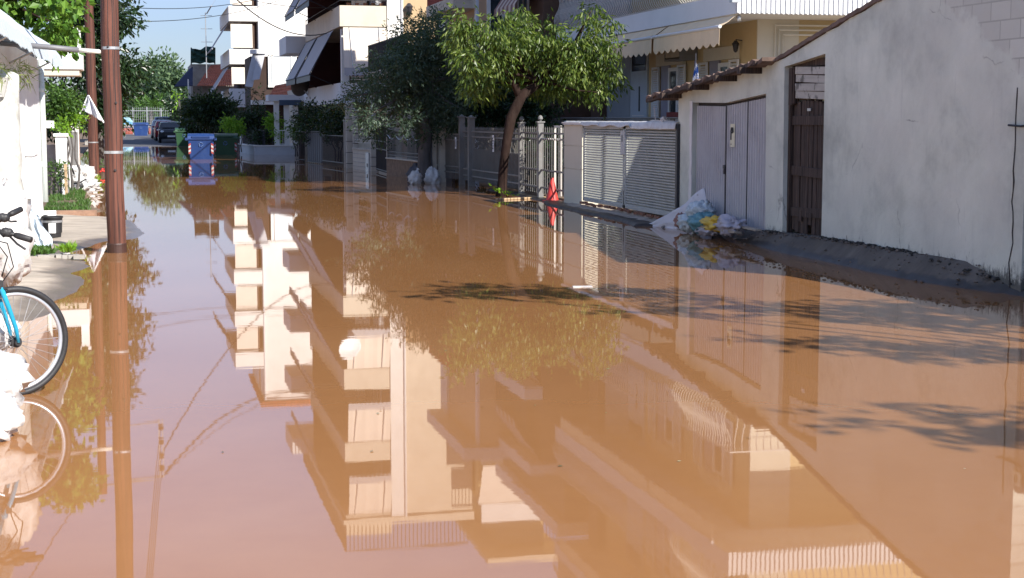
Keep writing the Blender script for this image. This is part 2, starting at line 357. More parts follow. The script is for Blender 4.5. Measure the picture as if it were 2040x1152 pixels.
def m_wet(name,dry,wet,zl=.03,bs=60,na=.05,wr=.28):
    m,nt,p=newmat(name); v=coords(nt); sep=nt.nodes.new('ShaderNodeSeparateXYZ'); nt.links.new(v,sep.inputs[0])
    a=noi(nt,v,2.2,8,.7); ma=N(nt,'ShaderNodeMath'); ma.operation='MULTIPLY_ADD'; nt.links.new(a,ma.inputs[0]); ma.inputs[1].default_value=na; nt.links.new(sep.outputs[2],ma.inputs[2])
    f=ramp(nt,ma.outputs[0],[(zl,(1,1,1)),(zl+.022,(0,0,0))])
    dc=ramp(nt,noi(nt,coords(nt,(.8,2.4,1)),1.6,7,.7),[(.3,tuple(x*.6 for x in dry)),(.7,tuple(x*1.25 for x in dry))])
    wc=ramp(nt,noi(nt,v,3,6,.7),[(.3,tuple(x*.6 for x in wet)),(.7,wet)])
    nt.links.new(mix(nt,f,dc,wc),p.inputs['Base Color'])
    r=nt.nodes.new('ShaderNodeMapRange'); nt.links.new(f,r.inputs[0]); r.inputs[3].default_value=.85; r.inputs[4].default_value=wr; nt.links.new(r.outputs[0],p.inputs['Roughness'])
    bumpn(nt,p,noi(nt,v,bs,6,.7),.4,.006); return m
M['wetconc']=m_wet('damp concrete slab',(.40,.345,.285),(.17,.125,.09),.045)
M['wetasph']=m_wet('damp old asphalt',(.12,.105,.09),(.045,.038,.032),.17,38,.22,.5)
def gp(*pts): return [tuple(G(x,y))[:2] for x,y in pts]
pl=[gp((60,425),(108,428),(170,431),(250,434),(272,450),(292,466),(262,476),(215,481),(185,491),(150,501),(120,507),(40,512)),
    gp((-60,508),(90,512),(150,512),(168,519),(176,532),(150,545),(170,560),(150,580),(112,598),(100,622),(60,640),(-60,650))]
relief('left_pavement','wetconc',pl,-3.2,.6,11.5,28.6,.05,lambda x,y:.05+.015*min(1,max(0,(-x-.9))),nz=.010,slope=.10,jag=.05)
pr=[[(10,37),(8.02,36),(7.98,30.5),(7.75,29.5),(7.7,27),(7.75,24.6),(7.55,23.2)]+gp((1400,452),(1440,470),(1500,489))+[tuple(G(x,y,.03))[:2] for x,y in ((1560,500),(1640,516),(1760,543),(1880,564),(2000,580),(2100,596),(2300,631))]+[(10,6)]]
relief('right_pavement','wetasph',pr,7.0,8.3,9,37.5,.05,lambda x,y:lerp_tab([(0,.26),(17.5,.24),(19,.20),(22,.12),(23.2,.04),(37,.03)],y),nz=.008,slope=.9,jag=.02,freq=3.0)

# ================================================================ RIGHT: shed with doors
def yz(X,pts): return [(X,y,z) for y,z in pts]
def roofz(Y): return lerp_tab([(5,5.2),(13.2,3.55),(16.41,3.02),(19.2,2.46),(23.8,2.04)],Y)
shed=thing('old_shed','low whitewashed plaster shed with sloping tile roof, beside the louvred gate','shed',(8.2,18,0))
TH=.22
def panel(mb,pts,X=8.2,th=TH): mb.extr(yz(X,pts),(th,0,0))
mb=MB()
panel(mb,[(23.0,-.1),(22.32,-.1),(22.36,1.95),(23.0,roofz(23)-.02)])
panel(mb,[(23.0,roofz(23)-.02),(22.36,1.95),(21,1.93),(19.5,2.04),(19.5,roofz(19.5)-.02)])
panel(mb,[(19.5,roofz(19.5)-.02),(19.5,2.04),(19.43,-.1),(18.86,-.1),(18.90,roofz(18.9)-.03)])
panel(mb,[(18.90,roofz(18.9)-.03),(18.9,2.38),(17.66,2.50),(17.66,roofz(17.66)-.02)])
# big gable wall cut in strips so that the roof line wavers a little
yy=[17.66-.3467*i for i in range(14)]
for a,b in zip(yy,yy[1:]):
    panel(mb,[(a,-.1),(b,-.1),(b,roofz(b)-.02+.012*math.sin(b*9)),(a,roofz(a)-.02+.012*math.sin(a*9))])
wallsh=mb.build('wall','plaster',shed)
mb=MB()  # far gable end, back wall
mb.box(8.42,22.8,-.1,12.4,23.0,2.0); mb.box(12.4,13.4,-.1,12.55,23.0,2.1); mb.box(8.42,13.15,-.1,12.4,13.35,3.4)
mb.build('rear_wall','plaster',shed)
# ragged plaster lip beside the door
mb=MB(); pts=[]
random.seed(3)
zs=[.05+i*.12 for i in range(17)]
L1=[(22.34+random.uniform(-.012,.012),z) for z in zs]; L2=[(22.44+random.uniform(-.03,.03),z) for z in reversed(zs)]
mb.extr(yz(8.185,L1+L2),(.012,0,0)); mb.build('plaster_edge',mat('fresh white plaster',(.72,.70,.68),.85,.08,6,.6,30),shed)
# roof: rows of barrel tiles as a corrugated sheet following the gable line, ragged front edge
mb=MB(); grid=[]
for i in range(0,151):
    Y=24.0-i*.073; row=[]
    z0=roofz(min(Y,23.8))+(.03 if Y>19.15 else .035)
    off=.10*noise.noise((Y*1.3,0,0))+.06*(1 if int(Y/.22)%2 else 0)
    for k in range(8):
        X=7.93+off+k*(.6 if k else 0) if k else 7.96+off*.6
        if Y<19.15 and k==0: X=8.165+off*.12
        if k: X=8.2+k*.62
        row.append((X,Y,z0+(.022 if Y>19.15 else .006)*math.sin(Y*2*math.pi/.22)+.004*k))
    grid.append(row)
mb.sheet(grid,(0,0,-.05)); roof=mb.build('roof','oldtile',shed)
mb=MB()
for Y in (22.9,21.7,20.6,19.7): mb.obox((8.1,Y,roofz(Y)-.06),(.45,.10,.085))
mb.obox((8.0,21.6,roofz(21.6)-.022),(.09,4.6,.05),Matrix.Rotation(-math.atan(.10),3,'X'))
mb.build('rafters','oldwood',roof)
mb=MB(); mb.box(8.3,23.0,-.1,8.33,19.4,2.2); mb.build('shade_backing','darkroom',shed)  # dark sheet behind the doors stands in for the unlit shed interior
# corrugated metal double door
def corr_door(name,y0,y1,zt0,zt1,par,zb=.14,pitch=.086,X=8.28,amp=.034):
    mb=MB(); n=int(abs(y1-y0)/pitch)*4; g=[[],[]]
    for i in range(n+1):
        t=i/n; Y=y0+(y1-y0)*t; ph=(i%4); x=X-(amp if ph in(1,2) else -amp)
        g[0].append((x,Y,zb+.08*t*(1 if y0>21.5 else 0))); g[1].append((x,Y,zt0+(zt1-zt0)*t))
    mb.sheet(g,(.006,0,0)); return mb.build(name,MC_lilac,par)
MC_lilac=mat('lilac grey door paint',(.56,.545,.555),.6,.06,1.2,.12,60,dirt=(.27,.25,.27),dirtamt=.5)
d1=corr_door('door',22.30,21.08,1.90,1.88,shed,.12); d2=corr_door('door',21.05,19.52,1.89,1.99,shed,.16)
mb=MB(); mb.box(8.245,21.09,.14,8.262,21.055,1.9); mb.box(8.25,20.27,.2,8.262,20.255,1.94); mb.build('edge_strip','iron',d2)
mb=MB(); mb.box(8.225,21.12,.98,8.25,21.05,1.03); mb.tube([(8.235,21.06,.98),(8.235,21.06,.90),(8.235,21.1,.90),(8.235,21.1,.98)],.008,6); mb.build('latch','iron',d2)
sg=thing('door_sign','small cream paper sign with a bent black mark on the lilac metal door','sign',(8.23,20.78,1.5))
mb=MB(); mb.sheet([[(8.235-.012*math.sin(j*1.2),20.86-.035*j,1.63-.055*i) for j in range(5)] for i in range(7)],(-.003,0,0)); sgo=mb.build('sheet',mat('cream card',(.72,.68,.50),.7,.04,4,0),sg)
mb=MB(); mb.tube([(8.222,20.80,1.40),(8.221,20.80,1.52),(8.220,20.785,1.575),(8.220,20.755,1.575),(8.222,20.745,1.52),(8.222,20.77,1.50)],.011,6); mb.box(8.222,20.84,1.33,8.226,20.79,1.345); mb.build('lettering','black',sg)
# wooden plank door
wd=thing('plank_door','dark weathered plank door with three cross boards, between two plaster walls','door',(8.3,18.2,.2))
mb=MB(); random.seed(5)
nb=9; y=18.80; wdt=(18.80-17.70)/nb
for i in range(nb):
    ztop=1.95-.10*((i-3)/6)**2-random.uniform(0,.02); zb=.20+random.choice([0,.02,.05,.14,.03]); x=8.30+random.uniform(-.008,.008)
    mb.box(x,y-.008,zb,x+.022,y-wdt+.006,ztop); y-=wdt
pb=mb.build('planks','oldwood',wd,bevel=.002)
for z,a in ((1.68,0),(1.02,.01),(.50,-.012)):
    mb=MB(); mb.obox((8.283,18.25,z),(.025,1.04,.12),Matrix.Rotation(a*2,3,'X')); mb.build('cross_board','oldwood',wd,bevel=.003)
mb=MB(); mb.box(8.275,18.24,.5,8.26,18.10,.44) ; mb.box(8.262,18.5,.38,8.285,18.43,.52); mb.build('patch_board','oldwood',wd)
fr=MB(); fr.box(8.26,18.875,.18,8.32,18.815,1.98); fr.box(8.26,17.70,.18,8.32,17.665,1.98); fr.box(8.24,18.84,1.88,8.30,18.74,2.36); fr.build('frame','oldwood',wd)
mb=MB(); mb.box(8.272,18.32,1.80,8.282,18.22,1.835); mb.build('tin_plate','steel',wd)
# pale boards filling the opening above the door
bp=thing('board_infill','four pale boards closing the opening above the dark plank door','boards',(8.36,18.2,2))
for i,(z,dy) in enumerate(((2.31,.0),(2.205,.01),(2.10,-.01),(2.0,0))):
    mb=MB(); mb.obox((8.262+.012*(i%2),18.16,z),(.02,1.03,.095),Matrix.Rotation(.03+dy,3,'X')); mb.build('board','paleplank',bp,bevel=.003)
for bb in ((8.25,18.86,1.9,8.33,18.70,2.36),(8.33,18.42,1.86,8.38,18.34,2.0),(8.33,18.2,1.86,8.38,18.1,1.97)): mb=MB(); mb.box(*bb); mb.build('post','oldwood',bp)
mb=MB(); mb.box(8.30,18.89,2.37,8.44,17.67,2.46); mb.build('lintel_beam','oldwood',bp)
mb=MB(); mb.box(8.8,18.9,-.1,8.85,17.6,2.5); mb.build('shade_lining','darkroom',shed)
# second wall continuing to the right beyond the crack
w2=thing('block_wall','grey blockwork wall at the right edge, parted from the plaster wall by a crack','wall',(8.2,10,0))
mb=MB(); mb.extr([(8.23,13.14,-.1),(8.23,3,-.1),(8.23,3,1.5),(8.23,12.2,1.75),(8.23,13.14,1.95)],(.2,0,0)); mb.build('wall',mat('grey rough blocks',(.36,.33,.31),.9,.15,2,.6,25,dirt=(.16,.12,.10),dirtamt=.7),w2)
pts=[(13.33,3.7)]; z=3.7; random.seed(9)
mb=MB()
zz=[i*.1 for i in range(21)]; 
la=[(13.33+.03*noise.noise((z*2.2,1,0))+(.05 if z<1.2 else 0)*noise.noise((z*5,2,0)),z) for z in zz]; lb=[(a+.012+.02*abs(noise.noise((z*4,5,0))),z) for a,z in la]
mb.extr(yz(8.194,la+lb[::-1]),(.004,0,0)); mb.build('crack','darkroom',w2)
mt=thing('number_plate','small pale number plate reading 8 above a black wire, on the right edge wall','sign',(8.2,13.1,1.8))
mb=MB(); mb.box(8.19,13.16,1.72,8.205,13.02,1.86); mb.build('plate',mat('pale plate',(.7,.68,.5),.5,.03,3,0),mt)
cu=bpy.data.curves.new('digit','FONT'); cu.body='8'; cu.size=.13; cu.extrude=.002; co=bpy.data.objects.new('digit',cu); COL.objects.link(co)
bpy.context.view_layer.update(); dg=bpy.context.evaluated_depsgraph_get(); me=bpy.data.meshes.new_from_object(co.evaluated_get(dg)); bpy.data.objects.remove(co)
me.materials.append(M['oldwood']); dgo=bpy.data.objects.new('digit',me); COL.objects.link(dgo); dgo.parent=mt; dgo.location=(-.013,.03,-.055); dgo.rotation_euler=(math.pi/2,0,-math.pi/2)
mb=MB(); mb.tube([(8.17,13.42,1.64),(8.17,13.2,1.63),(8.19,13.0,1.65)],.012,6); tag(mb.build('wire_stub','black'),'short black wire end under the pale number plate','wire')
# mossy dirt line at the wall foot
mb=MB(); random.seed(12)
for i in range(190):
    Y=random.uniform(13.2,19.4)
    if 17.7<Y<18.85: continue
    r=random.uniform(.008,.024); gzv=lerp_tab([(13.2,.10),(14.5,.20),(15.5,.25),(17.5,.24),(19,.20),(22,.12)],Y)
    mb.blob((8.19-random.random()**2*.10,Y,gzv+.0),(r,r*1.8,r*.8),i,.4,2.2,7,5)
tag(mb.build('dirt_line',mat('black wet dirt',(.03,.027,.022),.9,.4,8,.6,60),smooth=True),kind='stuff')
# ================================================================ RIGHT: louvred gate, beige pillar, debris
lg=thing('louvred_gate','pale grey double gate of horizontal louvre slats, beside the beige block pillar','gate',(8.2,25.6,.1))
GY0,GY1=28.30,22.98
def louvre_leaf(y0,y1,label=None):
    leaf=MB(); 
    for a,b in ((y0,y0-.06),(y1+.06,y1)): leaf.box(8.17,a,.14,8.21,b,1.60)
    leaf.box(8.17,y0,1.52,8.21,y1,1.60); leaf.box(8.17,y0,.14,8.21,y1,.20)
    o=leaf.build('gate_frame','gate',lg,bevel=.004)
    s=MB(); n=29; p=(1.52-.20)/n
    for i in range(n):
        z=.20+p*i
        s.box(8.176,y0-.05,z,8.181,y1+.05,z+.022)
        a=(8.181,z+.021); b=(8.232,z+p*.97)
        s.add([(a[0],y0-.05,a[1]),(b[0],y0-.05,b[1]),(b[0],y1+.05,b[1]),(a[0],y1+.05,a[1])],[(0,1,2,3)])
    s.build('slats','gate',o)
    m_=MB(); ym=(y0+y1)/2
    m_.box(8.236,ym+.09,.2,8.25,ym-.09,1.52); m_.build('stile','gate',o)
    return o
lf=louvre_leaf(GY0,25.72); rf=louvre_leaf(25.68,GY1)
mb=MB(); mb.box(8.150,25.86,1.08,8.17,25.62,1.50); mb.build('letter_plate',mat('pale letter plate',(.46,.47,.47),.5,.04,3,0),rf)
mb=MB(); mb.box(8.142,25.77,1.42,8.150,25.745,1.30); mb.build('mark','iron',rf)
mb=MB(); mb.box(8.17,25.73,.12,8.168,25.70,.45); mb.build('drop_bolt','iron',lf)
mb=MB(); mb.box(8.15,22.98,.1,8.25,22.90,1.62); mb.build('hinge_post','iron',lg)
cv=thing('plastic_cover','torn white plastic sheet lying along the top of the louvred gate','plastic sheet',(8.2,25.6,1.62))
mb=MB(); grid=[]
random.seed(4)
for i in range(46):
    Y=29.6-i*.148; row=[]
    dr=.05+.07*max(0,noise.noise((Y*1.1,3,0))*2)+(.05 if Y<25.2 else 0)
    for k,(dx,dz) in enumerate(((-.07,-dr),(-.05,.0),(.0,.02),(.10,.012),(.2,-.01))):
        row.append((8.19+dx,Y,1.635+dz+.012*noise.noise((Y*4,k,1))))
    grid.append(row)
mb.sheet(grid,(0,0,.006)); mb.build('sheet','plasticw',cv,smooth=True)
mb=MB(); mb.tube([(8.2,24.1,1.66),(8.19,24.15,1.9)],.008,5); mb.blob((8.2,23.7,1.69),(.05,.07,.045),2,.4); mb.tube([(8.2,23.2,1.66),(8.2,24.3,1.67),(8.2,24.4,1.66)],.012,5); mb.build('tie','plasticw',cv)
bpi=thing('beige_pillar','beige rendered pillar with two grooves, left of the louvred gate','pillar',(8.2,29,0))
mb=MB()
for z0,z1 in ((-.2,.72),(.735,1.17),(1.185,1.61)): mb.box(8.16,29.62,z0,8.5,28.36,z1)
mb.box(8.18,29.60,-.2,8.48,28.38,1.6); mb.build('shaft','beigecol',bpi)
mb=MB(); mb.box(8.12,29.68,1.61,8.54,28.36,1.635); mb.build('cap','white',bpi)
kb=MB(); grid=[]
for i in range(60):
    Y=29.0-i*.105; w_=.16+.10*noise.noise((Y*1.3,0,4)); grid.append([(7.82+w_*.3,Y,-.06),(7.86+w_*.4,Y,.035+.02*noise.noise((Y*3,1,0))),(8.25,Y,.075)])
kb.sheet(grid); tag(kb.build('gate_step','wetconc'),'wet grey concrete step in front of the louvred gate','step')
random.seed(21); rr=thing('rusty_rail','broken rusty ground rail in pieces under the louvred gate','rail',(8.14,25.6,.1)); rm=mat('rust',(.22,.10,.06),.9,.4,5,.6,40,dirt=(.05,.04,.035),dirtamt=.7)
for i in range(13):
    Y=28.2-i*.41+random.uniform(-.1,.1); l=random.uniform(.18,.36); mb=MB()
    mb.obox((8.14+random.uniform(-.03,.02),Y,.10+random.uniform(0,.02)),(.05,l,.045),Euler((random.uniform(-.1,.1),random.uniform(-.3,.3),random.uniform(-.15,.15))).to_matrix()); mb.build('rail_piece',rm,rr)
# white cloth and rag bags in front of the lilac door
cl=MB(); grid=[]
A=Vector((7.68,23.35,.0)); B=Vector((8.2,21.75,.62)); 
for i in range(17):
    t=i/16; row=[]
    for k in range(9):
        u=k/8; base=Vector((7.66+.34*t,23.40-1.45*t,0)); tip=base+Vector((.10+.12*t,-.05,.64*t**1.35+.02)); low=base+Vector((.05,-.95*(1-t*.55)*1,0))*1
        p=tip.lerp(Vector((base.x+.18+.1*t,base.y-.30-.55*(1-t)*0,-.01)),u)
        p+=Vector((.03*noise.noise((t*5,u*3,0)),0,.03*noise.noise((t*4,u*4,2))))*1
        row.append(p)
    grid.append(row)
cl.sheet(grid,(.004,0,.004))
wc=cl.build('white_cloth',mat('grey white cloth',(.62,.63,.68),.8,.04,3,.3,30),smooth=True); tag(wc,'grey white plastic sheet pulled up to a point against the lilac door','sheet')
def bag(name,c,r,seed,m,label,cat='bag',group=None,amp=.2,rot=0,flat=None,knot=None,nu=34,nv=20,fr=2.5,sharp=0):
    t=thing(name,label,cat,(c[0],c[1],c[2]-r[2]),group)
    mb=MB(); mb.blob(c,r,seed,amp,fr,nu,nv,flat,rot=rot,sharp=sharp); mb.build('sack',m,t,smooth=True)
    if knot:
        k=Vector(c)+Vector(knot); mb=MB(); mb.tube([Vector(c)+Vector(knot)*.7,k,k+Vector(knot)*.35+Vector((.02,0,.0))],[.03,.014,.045],8); mb.build('tied_neck',m,t,smooth=True)
    return t
M['bagpat']=mat('pale blue plastic bag',(.52,.60,.64),.45,.25,14,.9,26,dirt=(.15,.3,.38),dirtamt=.6)
M['bagteal']=mat('teal plastic bag',(.10,.26,.30),.5,.3,9,.8,24)
M['bagyel']=mat('yellow plastic bag',(.62,.42,.05),.5,.15,8,.6,24)
M['baggrey']=mat('grey plastic bag',(.42,.40,.46),.5,.15,9,.8,24)
bgp='rag bags heaped at the lilac door'
bag('plastic_bag',(7.98,21.35,.33),(.17,.30,.16),3,'bagpat','pale blue patterned bag, top of the heap at the lilac door',group=bgp,knot=(0,-.16,.12),amp=.27,fr=3.2)
bag('plastic_bag',(7.92,21.62,.17),(.16,.26,.15),8,'bagpat','pale blue crumpled bag lowest in the heap, beside the white sheet',group=bgp,amp=.27,fr=3.2)
bag('plastic_bag',(7.90,21.0,.20),(.18,.38,.14),5,'bagteal','dark teal bag in the middle of the heap at the lilac door',group=bgp,amp=.27,fr=3)
bag('plastic_bag',(7.90,20.45,.22),(.15,.30,.11),6,'bagyel','yellow bag in the heap at the lilac door',group=bgp,rot=.2,amp=.3)
bag('plastic_bag',(7.92,20.0,.22),(.16,.34,.12),7,'baggrey','pale grey speckled bag, right end of the heap at the lilac door',group=bgp,amp=.35)
bag('plastic_bag',(7.86,20.75,.10),(.12,.34,.07),11,'baggrey','flat grey bag under the yellow one',group=bgp,amp=.27,fr=3.2)
mb=MB(); mb.obox((7.86,20.3,.15),(.12,1.3,.03),Euler((0,.1,.05)).to_matrix()); mb.obox((7.98,19.5,.22),(.09,.8,.025),Euler((0,0,-.05)).to_matrix()); tag(mb.build('plank',mat('washed plank',(.36,.31,.25),.8,.15,4,.3,30),bevel=.003),'washed pale plank under the rag bags at the lilac door','plank')
bag('rag',(7.88,21.9,.16),(.10,.16,.12),13,mat('reddish rag',(.30,.17,.15),.9,.3,12,.8,24),'reddish crumpled rag beside the white sheet at the lilac door','rag',amp=.27,fr=3.2)

# floating scrap on the water
mb=MB(); c=G(1160,572); mb.obox((c.x,c.y,.004),(.20,.06,.012),Matrix.Rotation(-.1,3,'Z')); tag(mb.build('floating_scrap','plasticw'),'small white scrap floating on the brown water','litter')

# traffic cone
cn=G(1100,402); cone=thing('traffic_cone','faded red traffic cone standing at the water edge by the grey fence','cone',cn)
mb=MB(); mb.box(cn.x-.17,cn.y-.17,-.01,cn.x+.17,cn.y+.17,.03); mb.build('base','cone',cone,bevel=.01)
mb=MB(); mb.lathe((cn.x,cn.y,.03),[(.135,0),(.125,.03),(.035,.44),(.03,.46),(.022,.465)],28); mb.build('cone_body','cone',cone,smooth=True,angle=40)

# ================================================================ RIGHT: fences
def spear_fence(name,label,p0,p1,z0,z1,spacing,rails,m,r=.009,tips=True,sheet=None,group=None,cat='fence',posts=()):
    p0=Vector((p0[0],p0[1],0)); p1=Vector((p1[0],p1[1],0)); d=(p1-p0); Ln=d.length; d.normalize(); n=int(Ln/spacing)
    t=thing(name,label,cat,(p0+p1)/2,group); mb=MB()
    for i in range(n+1):
        q=p0+d*(Ln*i/n); mb.tube([q+Vector((0,0,z0)),q+Vector((0,0,z1))],r,4,True)
        if tips: mb.tube([q+Vector((0,0,z1)),q+Vector((0,0,z1+.06))],[r*1.5,.001],4,False)
    mb.build('bars',m,t)
    for z in rails:
        mb=MB(); c=(p0+p1)/2; ang=math.atan2(d.y,d.x); mb.obox((c.x,c.y,z),(Ln,.03,.035),Matrix.Rotation(ang,3,'Z')); mb.build('rail',m,t)
    if sheet:
        c=(p0+p1)/2; mb=MB(); mb.obox((c.x+.03,c.y,(sheet[0]+sheet[1])/2),(Ln,.008,sheet[1]-sheet[0]),Matrix.Rotation(math.atan2(d.y,d.x),3,'Z')); mb.build('sheet_panel',sheet[2],t)
    return t
def post(par,x,y,z1,w=.10,m='greyiron',ball=False,cap=True,z0=-.2,name='post'):
    mb=MB(); mb.box(x-w/2,y-w/2,z0,x+w/2,y+w/2,z1); o=mb.build(name,m,par,bevel=.004)
    mb=MB()
    if cap: mb.box(x-w*.68,y-w*.68,z1,x+w*.68,y+w*.68,z1+.03)
    if ball: mb.lathe((x,y,z1+.03),[(.02,0),(.03,.02),(.055,.05),(.05,.09),(.02,.125),(.002,.13)],14)
    else: mb.lathe((x,y,z1+.03),[(w*.5,0),(w*.25,.03),(.01,.05)],8)
    mb.build('cap',m,o,smooth=False); return o
f1=spear_fence('iron_fence','grey painted spear-top fence between the ball-topped post and the beige pillar','iron',(0,0),(0,1),0,1,.5,[],'greyiron') if 0 else None
fa=spear_fence('iron_fence','grey spear-top iron fence, its right bay behind the red cone',(8.25,29.65),(8.22,33.5),.12,1.48,.17,(.25,1.28,1.40,.62),'greyiron')
post(fa,8.22,31.75,1.62,.12,ball=True); post(fa,8.24,33.5,1.60,.12,ball=True)
mb=MB()
for i in range(9): mb.tube([(8.2,30.0+i*.18,1.34),(8.2,30.05+i*.18,1.26),(8.2,30.12+i*.18,1.30)],.008,5)
mb.build('scrollwork','greybars',fa)
mb=MB(); mb.box(8.38,30.76,.1,8.42,30.72,1.55); mb.box(8.38,31.25,.1,8.42,31.21,1.55); mb.box(8.38,31.25,1.52,8.42,30.72,1.56); mb.build('inner_frame','greybars',fa)
fb=spear_fence('iron_fence','grey iron fence with a low sheet panel, behind the leaning peach trunk',(8.22,33.6),(8.08,39.2),.12,1.45,.115,(.25,.42,1.25,1.38),'greyiron',sheet=(.15,.95,mat('grey green sheet',(.09,.095,.085),.7,.1,2,.2,40)))
post(fb,8.1,38.3,1.72,.16,ball=False); 
g2=spear_fence('iron_gate','grey sheet-backed iron gate left of the twin grey posts',(8.0,39.4),(7.75,41.4),.12,1.30,.10,(.3,.45,1.15,1.3),'greyiron',tips=False,sheet=(.35,1.12,mat('olive grey sheet',(.10,.095,.07),.7,.1,2,.2,40)),cat='gate')
post(g2,8.05,39.25,1.74,.15)
def plaque(x,y,z,w,h,label,marks):
    t=thing('notice_plate',label,'sign',(x,y,z)); mb=MB(); mb.box(x-.01,y+w/2,z-h/2,x,y-w/2,z+h/2); mb.build('plate','whitepaint',t)
    mb=MB()
    for i in range(marks):
        zz=z+h/2-.06-(h-.1)*i/marks; mb.box(x-.014,y+w*.28,zz,x-.01,y-w*.28*random.choice([1,.4,.8]),zz-.035)
    mb.build('lettering','iron',t); return t
q=PX(983,286,8.12); plaque(q.x,q.y,q.z,.14,.40,'tall white notice plate with dark letters on the grey fence beside the peach trunk',5)
q=PX(908,285,7.85); plaque(q.x,q.y,q.z,.16,.30,'small white notice plate on the sheet-backed iron gate',4)
# pale pillars, low brown wall, dark railings further along (property line bends towards the street)
def pillar(x,y,w,z1,m,label,caps=True,grooves=0,d=None):
    d=d or w; t=thing('gate_pillar',label,'pillar',(x,y,0)); mb=MB(); 
    mb.box(x-w/2,y-d/2,-.2,x+w/2,y+d/2,z1); mb.build('shaft',m,t,bevel=.008)
    if grooves:
        mb=MB()
        for i in range(grooves): z=.15+i*(z1-.2)/grooves; mb.box(x-w/2-.006,y-d/2-.006,z,x+w/2+.006,y+d/2+.006,z+.018)
        mb.build('joint_bands','iron',t)
    if caps: mb=MB(); mb.box(x-w*.65,y-d*.65,z1,x+w*.65,y+d*.65,z1+.05); mb.lathe((x,y,z1+.05),[(w*.5,0),(w*.55,.03),(w*.3,.07),(w*.1,.10)],14); mb.build('cap',m,t)
    return t
def atg(px,py): return G(px,py)
a=atg(689,334); b=atg(697,335); c=atg(707,336); e=atg(745,341)
pillar(a.x,a.y,.12,1.62,'pilcream','slender cream pillar, leftmost of the close group of stone pillars')
pillar(b.x,b.y,.24,2.12,'pilcream','tallest cream stone pillar with a domed cap, left of the meter wall',grooves=5)
pillar(c.x+.03,c.y,.17,1.95,'pilcream','cream pillar with stacked caps against the left side of the meter wall',grooves=5)
pillar(e.x,e.y,.20,1.68,'pilcream','cream pillar on the right side of the meter wall',grooves=5)
mw=thing('meter_wall','low cream wall of stone courses with a grey meter box, between two cream pillars','wall',((c.x+e.x)/2,(c.y+e.y)/2,0))
def seg_wall(mb,p,q,z0,z1,th):
    p=Vector(p[:2]); q=Vector(q[:2]); c_=(p+q)/2; d=q-p; mb.obox((c_.x,c_.y,(z0+z1)/2),(d.length,th,z1-z0),Matrix.Rotation(math.atan2(d.y,d.x),3,'Z'))
mb=MB(); seg_wall(mb,c,e,-.2,.66,.14); mb.build('wall','cream',mw)
mb=MB(); 
for z in (.10,.24,.38,.52): seg_wall(mb,c,e,z,z+.012,.155)
mb.build('course_lines','conc',mw)
mb=MB(); seg_wall(mb,c,e,.66,.72,.2); mb.build('coping','pilcream',mw)
mb=MB()
for z in (.9,.98,1.25,1.35): seg_wall(mb,c,e,z,z+.02,.02)
mb.build('rails','greybars',mw)
mx=c.lerp(e,.82); mb=MB(); mb.obox((mx.x-.09,mx.y-.05,.28),(.42,.06,.62),Matrix.Rotation(math.atan2(e.y-c.y,e.x-c.x),3,'Z')); bx=mb.build('meter_box','steel',mw,bevel=.01)
mb=MB(); mb.obox((mx.x-.12,mx.y-.09,.18),(.07,.02,.12),Matrix.Rotation(math.atan2(e.y-c.y,e.x-c.x),3,'Z')); mb.build('handle','iron',bx)
h0=atg(750,342); h1=atg(773,349)
spear_fence('iron_gate','narrow black iron gate with curls between the meter wall and the brown wall',h0,h1,.05,1.45,.12,(.1,.75,1.0,1.45),'iron',tips=False,sheet=(.1,.6,'iron'),cat='gate')
w0=atg(775,349); w1=atg(842,359); w2_=atg(872,363)
bw=thing('garden_wall','low brown stone garden wall with pale coping behind the olive trunk','wall',w0.lerp(w1,.5))
mb=MB(); seg_wall(mb,w0,w1,-.2,.50,.15); mb.build('wall',mat('brown split stone',(.22,.14,.085),.85,.3,7,.7,14),bw)
mb=MB(); seg_wall(mb,w0,w1,.50,.54,.22); mb.build('coping','pilcream',bw)
rt=spear_fence('iron_railing','black iron railing with pale arched curls on the low brown wall',w0,w1,.58,1.35,.14,(.62,1.38,.72),'iron',tips=False,cat='railing')
mb=MB(); n=4
for i in range(n):
    A_=w0.lerp(w1,i/n);B_=w0.lerp(w1,(i+1)/n); mb.tube([A_.lerp(B_,k/8)+Vector((-.03,0,1.22-.12*math.sin(math.pi*k/8))) for k in range(9)],.014,6)
mb.build('arched_curls','steel',rt)
pillar(w0.x-.02,w0.y+.1,.07,1.38,'pilcream','thin pale post at the left end of the low brown wall',caps=False)
for px,w_,lab,zz in ((866,.10,'thin cream post left of the tan gate post, right of the olive tree',1.45),(881,.18,'tan gate post with a dark right side, right of the olive tree',1.47)):
    q=atg(px,363.5); pillar(q.x,q.y,w_,zz,'pilcream',lab,caps=False)
mb=MB(); seg_wall(mb,w2_,atg(884,364),1.47,1.50,.25); seg_wall(mb,atg(845,359),w2_,1.44,1.47,.1); tag(mb.build('coping_bar','pilcream'),'thin pale bar across the tops of the two tan posts','bar')
# bags by olive
for (px,py,r,sd_,lb) in ((827,367,(.17,.17,.20),2,'white sack on the left foot of the olive tree'),(861,366,(.20,.20,.27),4,'white upright sack on the right foot of the olive tree')):
    q=G(px,py); bag('white_sack',(q.x,q.y,.14),r,sd_,'plasticw',lb,'sack','white sacks round the olive trunk',amp=.25,knot=(.05,0,.2))
q=G(838,362); bag('dark_sack',(q.x,q.y+.3,.2),(.3,.25,.24),9,mat('grey sack',(.10,.10,.115),.7,.2,6,.6,20),'grey black sack slumped behind the olive trunk','sack',amp=.3)

